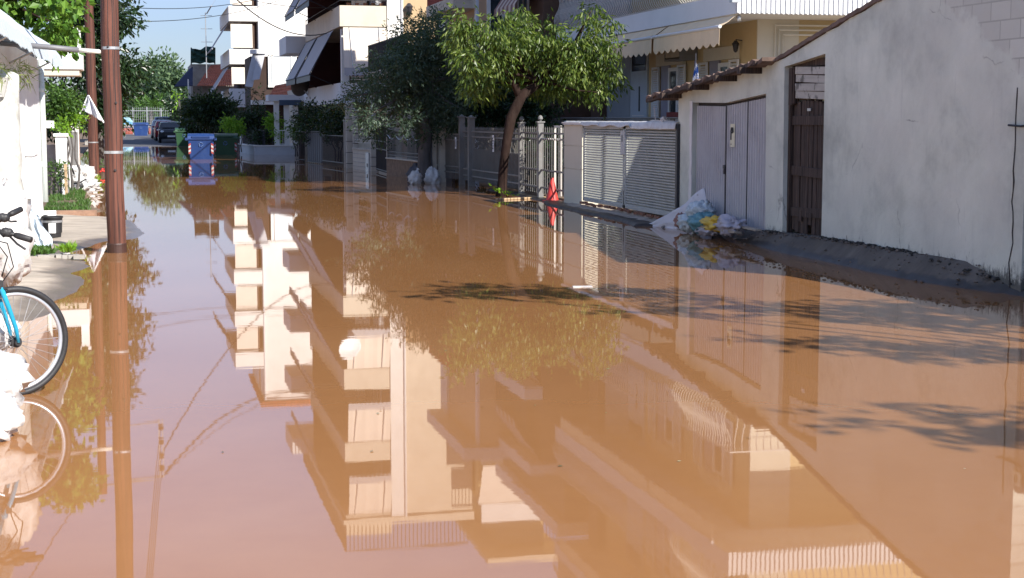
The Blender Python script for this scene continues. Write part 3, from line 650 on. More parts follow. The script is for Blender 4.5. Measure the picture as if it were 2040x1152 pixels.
# ================================================================ trees
def leaf_quad(mb,p,d,n,L,Wd,droop=.0):
    d=d.normalized(); s=d.cross(n); s=s.normalized() if s.length>1e-4 else Vector((1,0,0)); nn=s.cross(d)
    a=p; b=p+d*L*.45+s*Wd*.5+nn*Wd*.12; c=p+d*L-Vector((0,0,droop*L)); e=p+d*L*.45-s*Wd*.5+nn*Wd*.12
    k=len(mb.v); mb.v+=[tuple(a),tuple(b),tuple(c),tuple(e)]; mb.f.append((k,k+1,k+2,k+3)); mb.m.append(0)
def rv(): 
    while True:
        v=Vector((random.uniform(-1,1),random.uniform(-1,1),random.uniform(-1,1)))
        if .05<v.length<1: return v.normalized()
def crown(mb,clumps,nper,L,Wd,down=.3,jit=.35,sprig=6,shell=.0):
    for (c,r) in clumps:
        c=Vector(c)
        for _ in range(int(4*nper*(r[0]*r[1]*r[2])**(.55)/ .3)//sprig+1):
            u=rv()*(random.random()**.45); p=c+Vector((u.x*r[0],u.y*r[1],u.z*r[2]))
            dr=(u+rv()*.8+Vector((0,0,-down))).normalized()
            for k in range(sprig):
                d=(dr+rv()*.75+Vector((0,0,-down))).normalized()
                leaf_quad(mb,p+dr*(k*L*.45)+rv()*L*jit,d,rv(),L*random.uniform(.7,1.25),Wd*random.uniform(.7,1.2))
def clumpset(c,r,n,rc,seed,bias=0):
    random.seed(seed); out=[]
    for i in range(n):
        u=rv()*(.55+.45*random.random()**.5); k=random.uniform(.65,1.35)
        out.append(((c[0]+u.x*r[0],c[1]+u.y*r[1],c[2]+u.z*r[2]),(rc*k,rc*k,rc*k*.8)))
    return out
def limb(mb,a,b,r0,r1,seed,wob=.12,n=7):
    a=Vector(a);b=Vector(b); pts=[];L_=(b-a).length
    for i in range(n+1):
        t=i/n; pts.append(a.lerp(b,t)+Vector((noise.noise((seed,t*2.5,0)),noise.noise((seed,t*2.5,5)),.3*noise.noise((seed,t*2,9))))*wob*L_*math.sin(math.pi*min(1,t*1.2)*.9))
    mb.tube(pts,[r0+(r1-r0)*i/n for i in range(n+1)],10); return pts
def tree(name,label,base,trunkpts,radii,clumps,leafm,nper,L,Wd,cat='tree',group=None,down=.3,bark='bark',seed=1,sprig=6,limbs=True,jit=.35):
    t=thing(name,label,cat,base,group); mb=MB(); mb.tube(trunkpts,radii,14)
    top=Vector(trunkpts[-1]); random.seed(seed)
    if limbs:
        for i,(c,r) in enumerate(clumps):
            if i%2==0 or len(clumps)<14:
                s_=Vector(trunkpts[-1-(i%2)]); limb(mb,s_,c,radii[-1]*.55,.012,seed+i*1.3)
    mb.build('trunk',bark,t,smooth=True)
    mb=MB(); crown(mb,clumps,nper,L,Wd,down,sprig=sprig,jit=jit); mb.build('crown',leafm,t)
    return t
LM_peach=leafmat('peach leaves',[(.025,.05,.010),(.05,.095,.014),(.10,.15,.025),(.19,.24,.05),(.04,.075,.012),(.13,.19,.03)],.4,.3)
LM_olive=leafmat('olive leaves',[(.02,.045,.028),(.045,.08,.05),(.09,.13,.09),(.03,.06,.03),(.13,.17,.13)],.55,.2)
LM_fig=leafmat('fig leaves',[(.05,.12,.02),(.10,.24,.03),(.2,.36,.05),(.08,.18,.03)],.45,.4)
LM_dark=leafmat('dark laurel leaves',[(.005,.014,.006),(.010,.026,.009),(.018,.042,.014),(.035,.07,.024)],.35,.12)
LM_mid=leafmat('mid green leaves',[(.03,.07,.015),(.06,.13,.025),(.10,.2,.04)],.5,.3)
LM_lime=leafmat('lime green leaves',[(.13,.28,.02),(.22,.42,.03),(.30,.5,.06)],.5,.45)
LM_pine=leafmat('far tree leaves',[(.03,.065,.035),(.055,.105,.05),(.10,.16,.075),(.13,.19,.085)],.6,.2)  # pale pine greens, lightened in place of distance haze
# peach tree
pb_=G(1000,391); z=8.0
def Pz(px,py,Y): return PY(px,py,Y)
random.seed(31)
Yp=pb_.y
tp=[(pb_.x-.02,Yp,-.1),(pb_.x+.02,Yp,.3),(pb_.x+.14,Yp,.95),(pb_.x+.28,Yp,1.6),(pb_.x+.40,Yp,2.0),(pb_.x+.70,Yp,2.35)]
tp=[tuple(Vector(Pz(px,py,Yp))) for px,py in ((997,400),(1000,378),(1003,330),(1010,280),(1018,235),(1040,190),(1075,165))]
cl=[]
random.seed(8)
outline=[(925,45,.36),(915,80,.30),(935,120,.36),(950,150,.30),(985,60,.42),(985,110,.48),(975,165,.30),(1030,70,.42),(1020,120,.45),(1040,20,.20),(1060,95,.48),(1085,130,.50),(1095,75,.38),(1110,165,.28),(1140,85,.40),(1140,130,.48),(1175,35,.24),(1180,75,.34),(1185,120,.42),(1175,160,.30),(1215,45,.20),(1215,95,.28),(1212,135,.26),(1222,165,.17),(1195,185,.17),(1110,180,.10),(1185,15,.16),(940,170,.20),(915,60,.2),(1005,30,.18)]
for px,py,r in outline:
    q=PY(px,py,Yp+random.uniform(-.75,.9)); cl.append((tuple(q),(r*.82,r*.9,r*.66)))
for px,py,r in ((1000,100,.4),(1060,60,.36),(1140,110,.4),(960,175,.3),(1045,150,.42),(1090,165,.35),(1150,165,.3),(930,90,.35)):
    q=PY(px,py,Yp+1.3); cl.append((tuple(q),(r,r,r*.7)))
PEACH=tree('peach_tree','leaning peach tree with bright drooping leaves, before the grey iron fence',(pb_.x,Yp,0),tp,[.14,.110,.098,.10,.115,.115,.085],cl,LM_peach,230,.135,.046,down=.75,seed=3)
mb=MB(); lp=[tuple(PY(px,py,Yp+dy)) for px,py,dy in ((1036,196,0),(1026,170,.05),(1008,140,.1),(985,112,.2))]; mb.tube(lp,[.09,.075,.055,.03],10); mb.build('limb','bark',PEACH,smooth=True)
# sprouts at foot of peach and pale plank
q=G(1003,392); mb=MB(); crown(mb,[((q.x,q.y-.25,.08),(.17,.12,.09))],60,.11,.06,down=-.3); tag(mb.build('sprouts',LM_lime),'pale green sprouts at the foot of the peach tree','plant')
mb=MB(); a=G(990,399);b=G(1085,395); d=b-a; mb.obox((a+b)/2+Vector((0,0,.02)),(d.length,.10,.035),Matrix.Rotation(math.atan2(d.y,d.x),3,'Z')); tag(mb.build('plank','tan',bevel=.003),'pale timber plank in the water between the peach trunk and the red cone','plank')
# olive tree
ob=G(846,364); Yo=ob.y
tp=[tuple(PY(px,py,Yo)) for px,py in ((848,372),(846,350),(845,310),(850,270),(843,235),(838,200),(835,170))]
random.seed(15); cl=[]
for i in range(64):
    for _ in range(60):
        px=random.uniform(690,938); py=random.uniform(25,262)
        # outline: wide at left-bottom, narrower top
        lo=lerp_tab([(20,850),(60,800),(110,765),(170,710),(210,695),(265,755)],py); hi=lerp_tab([(20,890),(60,905),(120,925),(200,950),(265,930)],py)
        if lo<px<hi: break
    r=random.uniform(.20,.38); q=PY(px,py,Yo+random.uniform(-1.2,1.5)); cl.append((tuple(q),(r,r,r*.75)))
for px,py,r in ((785,115,.14),(772,130,.12),(700,192,.14),(688,205,.10),(800,90,.16),(870,50,.22),(855,40,.15),(820,65,.2)):
    q=PY(px,py,Yo); cl.append((tuple(q),(r*1.4,r,r*.7)))
tree('olive_tree','grey green olive tree with a broad dense crown, standing among sacks beside the brown wall',(ob.x,Yo,0),tp,[.24,.20,.17,.16,.14,.12,.09],cl,LM_olive,300,.11,.038,down=.15,bark='greybark',seed=5,sprig=9)
# ================================================================ building helpers
def frame_x(par,X,ya,yb,z0,z1,fm='shutter',gm='glass',w=.07,mull=1,name='window'):
    """window on a wall facing -X: ya>yb"""
    mb=MB(); a,b=max(ya,yb),min(ya,yb)
    mb.box(X-.05,a,z0,X+.02,a-w,z1); mb.box(X-.05,b+w,z0,X+.02,b,z1); mb.box(X-.05,a-w,z1-w,X+.02,b+w,z1); mb.box(X-.05,a-w,z0,X+.02,b+w,z0+w)
    for i in range(mull): y=a-(a-b)*(i+1)/(mull+1); mb.box(X-.045,y+w*.4,z0+w,X+.02,y-w*.4,z1-w)
    o=mb.build(name,fm,par)
    p=MB(); p.box(X-.02,a-w*.9,z0+w*.9,X-.008,b+w*.9,z1-w*.9); p.build('pane',gm,o); return o
def frame_y(par,Y,xa,xb,z0,z1,fm='shutter',gm='glass',w=.07,mull=1,name='window'):
    mb=MB(); a,b=min(xa,xb),max(xa,xb)
    mb.box(a,Y-.05,z0,a+w,Y+.02,z1); mb.box(b-w,Y-.05,z0,b,Y+.02,z1); mb.box(a+w,Y-.05,z1-w,b-w,Y+.02,z1); mb.box(a+w,Y-.05,z0,b-w,Y+.02,z0+w)
    for i in range(mull): x=a+(b-a)*(i+1)/(mull+1); mb.box(x-w*.4,Y-.045,z0+w,x+w*.4,Y+.02,z1-w)
    o=mb.build(name,fm,par); p=MB(); p.box(a+w*.9,Y-.02,z0+w*.9,b-w*.9,Y-.008,z1-w*.9); p.build('pane',gm,o); return o
def shutter_x(par,X,ya,yb,z0,z1,m='shutter',lab=None):
    a,b=max(ya,yb),min(ya,yb); mb=MB(); w=.05
    mb.box(X-.045,a,z0,X,a-w,z1); mb.box(X-.045,b+w,z0,X,b,z1); mb.box(X-.045,a-w,z1-w,X,b+w,z1); mb.box(X-.045,a-w,z0,X,b+w,z0+w)
    n=int((z1-z0-2*w)/.055)
    for i in range(n): z=z0+w+.055*i; mb.obox((X-.022,(a+b)/2,z+.027),(.008,a-b-2*w,.05),Matrix.Rotation(.5,3,'Y'))
    return mb.build('shutter',m,par)
def awn_x(par,X0,z0,X1,z1,ya,yb,m,drop=.25,name='awning',scal=.14,stripes=None):
    """awning on a street facade: cloth from (X0,z0) out to (X1,z1), scalloped valance"""
    a,b=max(ya,yb),min(ya,yb); mb=MB(); n=max(8,int((a-b)/.07)); g=[[],[],[]]
    for i in range(n+1):
        y=a+(b-a)*i/n; sag=.02*math.sin(i/n*math.pi*3); s=abs(math.sin(math.pi*(a-y)/scal))*(.05 if scal<.3 else .09)
        g[0].append((X0,y,z0)); g[1].append((X1,y,z1)); g[2].append((X1-.01,y,z1-drop+.05-s))
    mids=[((X0+X1)/2,p[1],(z0+z1)/2-.02+.012*math.sin(p[1]*7)) for p in g[0]]
    mb.sheet([g[0],mids,g[1],g[2]],(.004,0,-.003)); o=mb.build(name,m,par)
    r=MB(); r.tube([(X1,a+.02,z1),(X1,b-.02,z1)],.035,8); r.build('bar','greywhite',o); return o
def bars_between(mb,pa,pb,z0,z1,sp,r=.012,prof=None,out=None,n=4):
    pa=Vector((pa[0],pa[1],0));pb=Vector((pb[0],pb[1],0)); L_=(pb-pa).length; k=max(1,int(L_/sp)); out=Vector(out) if out else None
    for i in range(k+1):
        q=pa.lerp(pb,i/k)
        if prof: mb.tube([q+out*o_+Vector((0,0,z0+(z1-z0)*t)) for t,o_ in prof],r,n)
        else: mb.tube([q+Vector((0,0,z0)),q+Vector((0,0,z1))],r,n)
BEL=[(0,.02),(.12,.12),(.28,.17),(.45,.13),(.62,.04),(.8,.0),(1,.03)]

# ================================================================ house A : ochre apartment house with bellied balcony bars
A=thing('ochre_apartment_building','ochre apartment house with wavy iron balcony bars and sand awnings, above the louvred gate','building',(12.75,30.8,0))
XA,YA=12.75,30.8
mb=MB(); mb.box(XA,YA,-.1,24,43.3,14.2); mb.build('wall','yellow',A)
mb=MB()
for k,z in enumerate((0,4.2,7.7,11.2)):
    zt=(3.8,7.3,10.8,14.2)[k]; mb.box(XA-.025,YA-.025,z,XA+.92,YA+.02,zt)
mb.build('corner_column','beigecol',A)
mb=MB()
for z in (1.2,2.6,5.2,6.3,8.6,9.7): mb.box(XA-.03,YA-.032,z,XA+.93,YA-.02,z+.02)
mb.build('column_grooves','conc',A)
mb=MB(); mb.box(XA-.05,39.5,1.0,XA+.02,41.6,3.8); mb.box(XA-.05,39.5,4.2,XA+.02,41.6,7.2); mb.build('side_panel',mat('grey blue cladding',(.33,.36,.38),.6,.06,2,.1,40),A)
mb=MB(); mb.box(XA-.25,41.6,0,XA+.02,42.5,14); mb.build('brown_pier','brownwall',A)
for k,(z0,z1) in enumerate(((3.8,4.21),(7.29,7.72),(10.8,11.2),(14.2,14.6))):
    sl=MB(); sl.box(11.6,29.2,z0,XA,43.0,z1); sl.box(XA,29.2,z0,23,YA,z1); o=sl.build('balcony_slab','greywhite',A)
    # corrugated fascia on the near end: vertical ribs
    rb=MB(); x=11.62
    while x<20: rb.box(x,29.165,z0+.015,x+.055,29.199,z1+.06); x+=.105
    rb.build('ribbed_fascia','whitepaint',o)
    if k<3:
        zt=z1+.95; rl=MB(); bars_between(rl,(11.68,29.3),(11.68,42.9),z1,zt,.145,.011,BEL,(-1,0,0)); bars_between(rl,(11.75,29.28),(19.5,29.28),z1,zt,.16,.012,BEL,(0,-1,0)); rl.build('wavy_bars','greybars',o)
        tr=MB(); tr.tube([(11.65,43,zt),(11.65,29.25,zt),(20,29.25,zt)],.025,6); tr.tube([(11.66,43,z1+.03),(11.66,29.27,z1+.03),(20,29.27,z1+.03)],.018,6); tr.build('top_rail','greybars',o)
        sc_=MB(); sc_.box(11.70,36.6,z1+.05,11.71,43.0,zt-.05); sc_.build('screen',mat('grey mesh screen',(.24,.25,.27),.8,.25,30,.6,60),o)
# street side openings, ground storey
def pyx(px,py,X=XA): q=PX(px,py,X); return q.y,q.z
for lvl,dz in ((0,0),(1,3.5),(2,7.0)):
    yd0,yd1=39.45,38.05
    dr=MB(); dr.box(XA-.05,yd0,1.45+dz,XA+.02,yd1,3.45+dz); o=dr.build('door','bluedoor',A)
    p=MB(); p.box(XA-.06,yd0-.12,2.95+dz,XA-.051,yd1+.12,3.38+dz); p.box(XA-.06,38.72,1.9+dz,XA-.051,38.62,2.55+dz); p.build('pane','glass',o)
    p=MB()
    for i in range(4): p.box(XA-.06,yd0-.2,1.5+dz+.09*i,XA-.051,yd1+.2,1.53+dz+.09*i)
    p.build('door_slats','shutter',o)
    for wy,sh in ((36.6,True),(33.2,True)):
        hd=MB(); hd.box(XA-.09,wy+.65,3.02+dz,XA+.02,wy-1.35,3.30+dz); hd.build('window_head','beigecol',A)
        rc=MB(); rc.box(XA-.05,wy+.35,1.55+dz,XA+.02,wy-.25,3.02+dz); rc.build('reveal','purpleframe',A)
        frame_x(A,XA-.03,wy-.27,wy-.95,1.5+dz,2.95+dz,mull=0,w=.09)
        s1=shutter_x(A,XA-.06,wy+.95,wy+.42,1.55+dz,3.0+dz); s2=shutter_x(A,XA-.06,wy-.97,wy-1.5,1.55+dz,3.0+dz)
    awn_x(A,11.64,3.79+dz,11.28,3.54+dz,33.35,29.25,'sandcloth',.36,scal=.4); awn_x(A,11.64,3.79+dz,11.28,3.54+dz,41.2,33.5,'sandcloth',.36,scal=.4)
mb=MB(); mb.box(11.3,29.4,1.30,XA,42.8,1.45); mb.build('veranda_slab','conc',A)
mb=MB(); bars_between(mb,(11.35,29.5),(11.35,42.6),1.45,1.70,.09,.010); mb.tube([(11.35,29.5,1.72),(11.35,42.6,1.72)],.02,6); mb.build('veranda_railing','greyiron',A)
mb=MB(); mb.box(11.5,29.5,-.1,XA,42.8,1.3); mb.build('plinth','conc',A)
mb=MB(); mb.box(12.3,35.5,3.15,12.72,34.5,3.5); ac=mb.build('air_conditioner','pilcream',A,bevel=.02)
mb=MB(); mb.box(12.3,35.55,3.08,12.74,35.5,3.5);mb.box(12.3,34.5,3.08,12.74,34.45,3.5); mb.box(12.3,35.5,3.08,12.7,34.5,3.12); mb.build('bracket','greyiron',ac)
for (y,z,s_) in ((31.7,3.3,1),):
    l=MB(); l.tube([(XA,y,z+.1),(XA-.15,y,z+.12)],.012,5); l.lathe((XA-.15,y,z-.16),[(.02,0),(.05,.04),(.075,.17),(.09,.18),(.03,.26)],8); l.build('wall_lantern','iron',A)
pp=MB()
for i in range(3):
    z=3.68-.10*i; x=XA+.36+.09*i; pp.tube([(x,YA-.06,1),(x,YA-.06,z),(20,YA-.06,z)],.022,6)
pp.build('wall_pipes','pvc',A)
mb=MB(); mb.box(XA+1.95,YA-.04,1.2,XA+3.3,YA+.01,3.1); mb.build('side_window','beigecol',A)
mb=MB(); mb.tube([(XA+3.8,YA-.02,3.6),(XA+3.8,YA-.2,3.55)],.02,6); mb.box(XA+3.7,YA-.3,3.5,XA+4.0,YA-.18,3.6); mb.build('flood_lamp','whitepaint',A)
mb=MB(); mb.blob((11.72,29.35,3.72),(.06,.06,.07),3,.1); mb.tube([(11.62,29.15,4.02),(11.5,29.0,4.05)],.015,5); mb.box(11.42,28.95,4.0,11.6,29.1,4.1); mb.build('camera_fitting','steel',A)
pt=MB(); pt.box(11.55,33.2,1.72,11.75,30.4,1.85); tag(pt.build('planter_box',mat('dark red planter',(.16,.02,.02),.6,.1,3,.1)),'dark red planter box on the veranda rail of the ochre house','planter')
# Greek flag hanging on a pole
q=PX(1385,175,11.2); fl=thing('flag','blue and white striped flag hanging furled from a pole at the ochre veranda','flag',(11.2,q.y,1.7))
mb=MB(); mb.tube([(11.2,q.y+.06,1.45),(11.2,q.y-.02,3.05)],.016,6); mb.build('pole','greyiron',fl)
rows=[]; nst=9
mb=MB()
g=[]
for i in range(19):
    t=i/18; wd_=.03+.22*t; g.append([(11.2-wd_*.45+wd_*(k/8),q.y-.03+.05*math.sin(k*1.3+t*3),2.92-t*1.05-.10*math.sin(k/8*2)) for k in range(9)])
vs=[Vector(p) for r_ in g for p in r_]
for i in range(18):
    for k in range(8):
        n0=len(mb.v); mb.add([g[i][k],g[i][k+1],g[i+1][k+1],g[i+1][k]],[(0,1,2,3)],((i+k)//2)%2)
mb.build('cloth',[mat('flag blue',(.02,.10,.38),.8,.05,5,0),'whitepaint'],fl)

# ================================================================ house D, C and C2 between the ochre house and the cream block
D=thing('brown_apartment_building','dark brown three storey apartment house with a striped awning, behind the peach tree','building',(11.3,43.4,0))
mb=MB(); mb.box(11.3,43.35,-.1,12.0,47.45,8.9); mb.box(12.0,43.35,-.1,23,51.5,10.6); mb.build('wall','brownwall',D)
mb=MB(); mb.box(11.75,43.25,10.35,23,51.6,10.75); mb.box(10.9,43.25,8.5,12.0,47.4,8.85); mb.build('roof','greywhite',D)
for z0 in (3.3,6.2):
    s_=MB(); s_.box(10.75,43.3,z0,11.3,47.4,z0+.38); o=s_.build('balcony_slab','greywhite' if z0>4 else 'conc',D)
    r=MB(); bars_between(r,(10.8,43.4),(10.8,47.3),z0+.38,z0+1.3,.12,.012); r.tube([(10.8,43.4,z0+1.3),(10.8,47.4,z0+1.3)],.025,6); r.build('railing','iron',o)
def striped(par,X0,z0,X1,z1,ya,yb,nst,mats,name='striped_awning'):
    st=MB()
    for i in range(nst):
        y0=ya+(yb-ya)*i/nst;y1=ya+(yb-ya)*(i+1)/nst
        st.add([(X0,y0,z0),(X0,y1,z0),(X1,y1,z1),(X1,y0,z1)],[(0,1,2,3)],i%2); st.add([(X1,y0,z1),(X1,y1,z1),(X1-.01,y1,z1-.22+.03*(i%2)),(X1-.01,y0,z1-.22+.03*((i+1)%2))],[(0,1,2,3)],i%2)
    st.build(name,mats,par)
SM=[mat('red brown stripe',(.20,.11,.10),.85,.05,3,0),mat('pale stripe',(.5,.42,.36),.85,.05,3,0)]
striped(D,11.28,6.15,10.5,5.0,46.2,43.5,10,SM); striped(D,11.28,8.45,10.5,7.4,46.2,43.5,10,SM)
gd=MB(); gd.box(11.15,47.3,.1,11.29,43.4,3.2); gd.build('garage_frame',mat('grey garage render',(.22,.23,.25),.8,.06,2,.2),D)
gd=MB(); gd.box(11.1,46.8,.1,11.15,43.8,2.5); gd.build('garage_door',mat('blue grey roller door',(.10,.12,.16),.6,.05,2,.1),D)
mb=MB(); mb.box(10.0,43.4,2.95,11.3,47.4,3.05); mb.build('carport_roof','brownwall',D)
for z in (3.9,): frame_x(D,11.29,46.2,45.0,z,z+2.0,'shutter')
Cb=thing('orange_apartment_building','pale orange house with white column and red rail balcony, behind the olive crown','building',(10.3,50.6,0))
mb=MB(); mb.box(10.3,47.5,-.1,12.0,53.8,8.9); mb.build('wall',mat('pale orange render',(.50,.34,.22),.8,.06,1.5,.2,50),Cb)
mb=MB(); mb.box(9.75,47.3,8.8,11.7,54,9.2); mb.build('roof_cornice','greywhite',Cb)
mb=MB(); mb.box(10.22,52.6,0,10.3,53.8,8.8); mb.box(10.22,47.5,0,10.3,47.8,8.8); mb.build('white_column',mat('pale blue white strip',(.55,.6,.66),.6,.04,2,.1),Cb)
frame_y(Cb,47.5,10.55,11.15,4.3,6.2,'shutter','glass',.12,0)
s_=MB(); s_.box(9.5,47.6,5.15,10.3,52.3,5.5); o=s_.build('balcony_slab','pilcream',Cb)
r=MB(); bars_between(r,(9.55,47.8),(9.55,52.2),5.5,6.4,.22,.035); r.tube([(9.55,47.7,6.42),(9.55,52.3,6.42)],.05,6); r.build('railing',mat('rusty red rail',(.28,.06,.04),.6,.1,3,.1),o)
s_=MB(); s_.box(8.05,47.7,3.15,10.3,56.6,3.4); o=s_.build('terrace_slab','pilcream',Cb)
r=MB(); bars_between(r,(8.1,47.8),(8.1,56.5),3.4,4.35,.13,.014); bars_between(r,(8.1,47.8),(10.2,47.8),3.4,4.35,.13,.014)
for z in (3.85,4.35): r.tube([(8.1,56.5,z),(8.1,47.8,z),(10.2,47.8,z)],.028,6)
r.build('railing','iron',o)
for y in (48.2,52.4,56.3): mb=MB(); mb.box(8.15,y-.12,-.1,8.4,y+.12,3.15); mb.build('terrace_column','pilcream',Cb)
mb=MB(); mb.box(9.5,47.9,-.1,9.6,56.4,3.15); mb.build('shade_panel','darkroom',Cb)  # flat dark panel paints in the shade under the terrace
C2=thing('white_blind_building','tall narrow cream building with white blinds and roof railing, seen mirrored beside the cream block','building',(12.8,59.3,0))
mb=MB(); mb.box(12.8,59.3,-.1,20,75,13.6); mb.box(13.9,60.0,13.6,15.7,70,15.9); mb.build('wall','yellow',C2)
for z in (11.2,13.65):
    s_=MB(); s_.box(12.75,58.5,z,18,59.3,z+.12); s_.box(12.75,58.5,z+.12,18,58.6,z+.75); o=s_.build('balcony','white',C2)
bl=MB(); bl.sheet([[(12.6,58.45,13.6),(17,58.45,13.6)],[(12.75,58.2,12.0),(17,58.2,12.0)]],(0,-.01,0)); bl.build('blind','blinds',C2)
r=MB(); bars_between(r,(12.75,58.55),(18,58.55),14.4,15.2,.14,.016); r.tube([(12.75,58.55,15.25),(18,58.55,15.25)],.035,6); r.tube([(12.75,58.55,14.45),(18,58.55,14.45)],.025,6); r.build('roof_railing','iron',C2)
mb=MB(); mb.box(13.0,58.5,15.9,16.3,66,16.1); mb.build('roof','cream',C2)

# ================================================================ building B : cream block with end balconies and sloping awnings
B=thing('cream_apartment_building','cream apartment block with sunlit end balconies and sloping grey awnings, left of the olive tree','building',(9.4,60,0))
mb=MB(); mb.box(9.42,60.0,5.3,12.7,77,14.5); mb.box(9.9,60.05,-.1,12.7,77,5.3); mb.build('wall','cream',B)
mb=MB(); mb.box(9.35,59.95,2.3,9.95,60.2,14.5); mb.build('white_pier','white',B)
mb=MB(); mb.box(7.62,73.0,2.4,9.4,73.1,14.2); mb.box(9.38,60.3,2.4,9.42,73.0,14.4); mb.build('street_wall','darkroom' if 0 else mat('maroon shaded wall',(.10,.04,.04),.8,.1,2,.1),B)  # dark maroon puts the shade of the gaps behind the balconies into colour
for z in (2.3,5.27,8.22,11.17,14.15):
    s_=MB(); y1=73.0 if z>3 else 76.9
    s_.box(7.5,60,z,9.42,y1,z+.14); s_.box(7.5,60.0,z+.14,7.6,y1,z+.80); s_.box(7.6,60.0,z+.14,9.36,60.1,z+.80)
    o=s_.build('balcony','cream' if z>3 else 'greywhite',B)
    if 5<z<14:
        r=MB(); r.tube([(7.5,60.02,z+1.0),(9.35,60.02,z+1.0)],.02,6); r.tube([(7.52,60.02,z+1.0),(7.52,y1,z+1.0)],.02,6); bars_between(r,(7.52,61),(7.52,y1),z+.8,z+1.0,.5,.012); r.build('rail','iron',o)
    if z>3:
        lo=MB(); lo.box(6.6,73.2,z-.5,9.4,76.9,z+.3); lo.build('low_parapet','greywhite',B)
    if z>3 and z<14: frame_x(B,9.36,64.5,62.5,z+.2,z+2.3,'shutter'); frame_x(B,9.36,69.5,67.5,z+.2,z+2.3,'shutter')
    if z>3: # front blind closing the bay under this slab
        bl=MB(); x0,x1=7.62,9.32; top=z-.04; bot=z-1.35-(.25 if z<6 else 0)
        bl.sheet([[(x0+(x1-x0)*i/10,59.97-.28*t-.01*math.sin(i*2),top-(top-bot)*t) for i in range(11)] for t in (0,.33,.66,1)],(0,.006,0)); ob_=bl.build('blind','blinds',B)
        v=MB(); v.sheet([[(x0+(x1-x0)*i/20,59.69,bot) for i in range(21)],[(x0+(x1-x0)*i/20,59.68,bot-.28-.04*abs(math.sin(i*1.57))) for i in range(21)]],(0,.005,0)); v.build('valance','greycloth',ob_)
        v=MB(); v.tube([(7.85,59.96,top),(7.95,59.66,bot)],.02,5); v.tube([(9.0,59.96,top),(9.05,59.66,bot)],.02,5); v.build('guide_rod','steel',ob_)
        # street side awnings, steep cloth
        for (ya,yb) in ((72.6,68.2),(67.6,62.0)):
            aw=MB(); aw.sheet([[(7.48-.95*t,ya+(yb-ya)*i/8,z-.05-1.75*t) for i in range(9)] for t in (0,.5,1)],(.006,0,.004)); ao=aw.build('awning','greycloth',B)
            v=MB(); v.sheet([[(6.53,ya,z-1.8),(6.53,yb,z-1.8)],[(6.52,ya,z-2.05),(6.52,yb,z-2.05)]],(.006,0,0)); v.tube([(6.53,ya,z-1.8),(6.53,yb,z-1.8)],.03,6)
            v.tube([(7.45,ya,z-.1),(6.5,ya,z-1.8)],.02,5); v.tube([(7.45,yb,z-.1),(6.5,yb,z-1.8)],.02,5); v.tube([(7.5,yb+.3,z-2.2),(6.53,yb,z-1.82)],.018,5); v.build('awning_arm','iron',ao)
mb=MB(); mb.box(7.6,60.4,3.1,7.9,60.7,5.2); mb.build('balcony_post','white',B)
mb=MB(); mb.box(9.95,59.94,3,12.7,59.99,7.2); mb.build('ochre_panel',mat('orange ochre render',(.50,.36,.21),.8,.05,1,.2),B)
l=MB(); q=PY(815,22,59.8); l.lathe((q.x,59.8,q.z-.2),[(.03,0),(.09,.08),(.14,.34),(.17,.36),(.05,.5)],8); l.tube([(q.x,59.8,q.z-.2),(q.x+.12,59.85,q.z-.38),(q.x+.15,59.95,q.z-.3)],.02,5); l.build('wall_lantern','iron',B)
mb=MB()
for i in range(5): mb.box(7.9,59.98,3.2+i*.10,9.3,60.02,3.25+i*.10)
mb.build('slatted_rail','white',B)
mb=MB(); mb.box(7.4,59.9,14.3,12.75,77,14.55); mb.build('roof','cream',B)
mb=MB(); bars_between(mb,(7.5,60),(12.5,60),14.55,15.55,.16,.018); mb.tube([(7.5,60,15.6),(12.5,60,15.6)],.035,5); bars_between(mb,(7.5,60),(7.5,77),14.55,15.55,.25,.018); mb.tube([(7.5,60,15.6),(7.5,77,15.6)],.035,5); mb.build('roof_railing','iron',B)
mb=MB(); mb.lathe((0,0,0),[(.02,0),(.25,.03),(.42,.10),(.5,.18),(.51,.18),(.42,.09),(.02,-.02)],20)
Rm=Euler((math.radians(-78),0,math.radians(28))).to_matrix(); q=PY(602,172,72); mb.v=[tuple(Rm@Vector(v)+q) for v in mb.v]; dd=mb.build('satellite_dish',mat('dish dark back',(.10,.09,.08),.7,.1,3,.1),B,smooth=True)
mb=MB(); mb.tube([q+Vector((0,.1,-.1)),q+Vector((.5,.4,-.6))],.03,6); mb.build('dish_arm','steel',dd)
q=PY(690,686,60); zd=-(q.z)
mb=MB(); mb.lathe((0,0,0),[(.02,0),(.25,.03),(.40,.09),(.47,.16),(.48,.16),(.40,.08),(.02,-.02)],20); Rm=Euler((math.radians(72),0,math.radians(18))).to_matrix(); mb.v=[tuple(Rm@Vector(v)+Vector((q.x,59.4,zd))) for v in mb.v]; mb.build('satellite_dish','whitepaint',B,smooth=True)
# ================================================================ low porch house between B and the planters
P_=thing('porch_house','low house with slender white columns and a blue beam, left of the cream block','house',(7.2,76,0))
mb=MB(); mb.box(7.6,75.0,-.1,9.5,84,3.2); mb.build('wall','cream',P_)
mb=MB()
for px in (552,572,590): q=PY(px,290,74.5); mb.box(q.x-.12,74.5,-.2,q.x+.12,74.7,2.6)
mb.build('porch_columns','white',P_)
mb=MB(); a=PY(535,212,74.3);b=PY(612,195,74.3); mb.box(a.x,74.3,2.55,b.x,76,2.85); mb.build('porch_slab','greywhite',P_)
mb=MB(); mb.box(a.x+.5,74.25,2.35,b.x-.3,74.3,2.6); mb.build('blue_beam',mat('slate blue beam',(.05,.08,.13),.7,.1,3,0),P_)
mb=MB(); mb.box(7.1,75.2,.0,9.4,75.25,2.5); mb.build('shade_panel','darkroom',P_)  # flat dark panel paints in the shade under the porch
frame_y(P_,74.98,8.1,8.9,1.0,2.2)
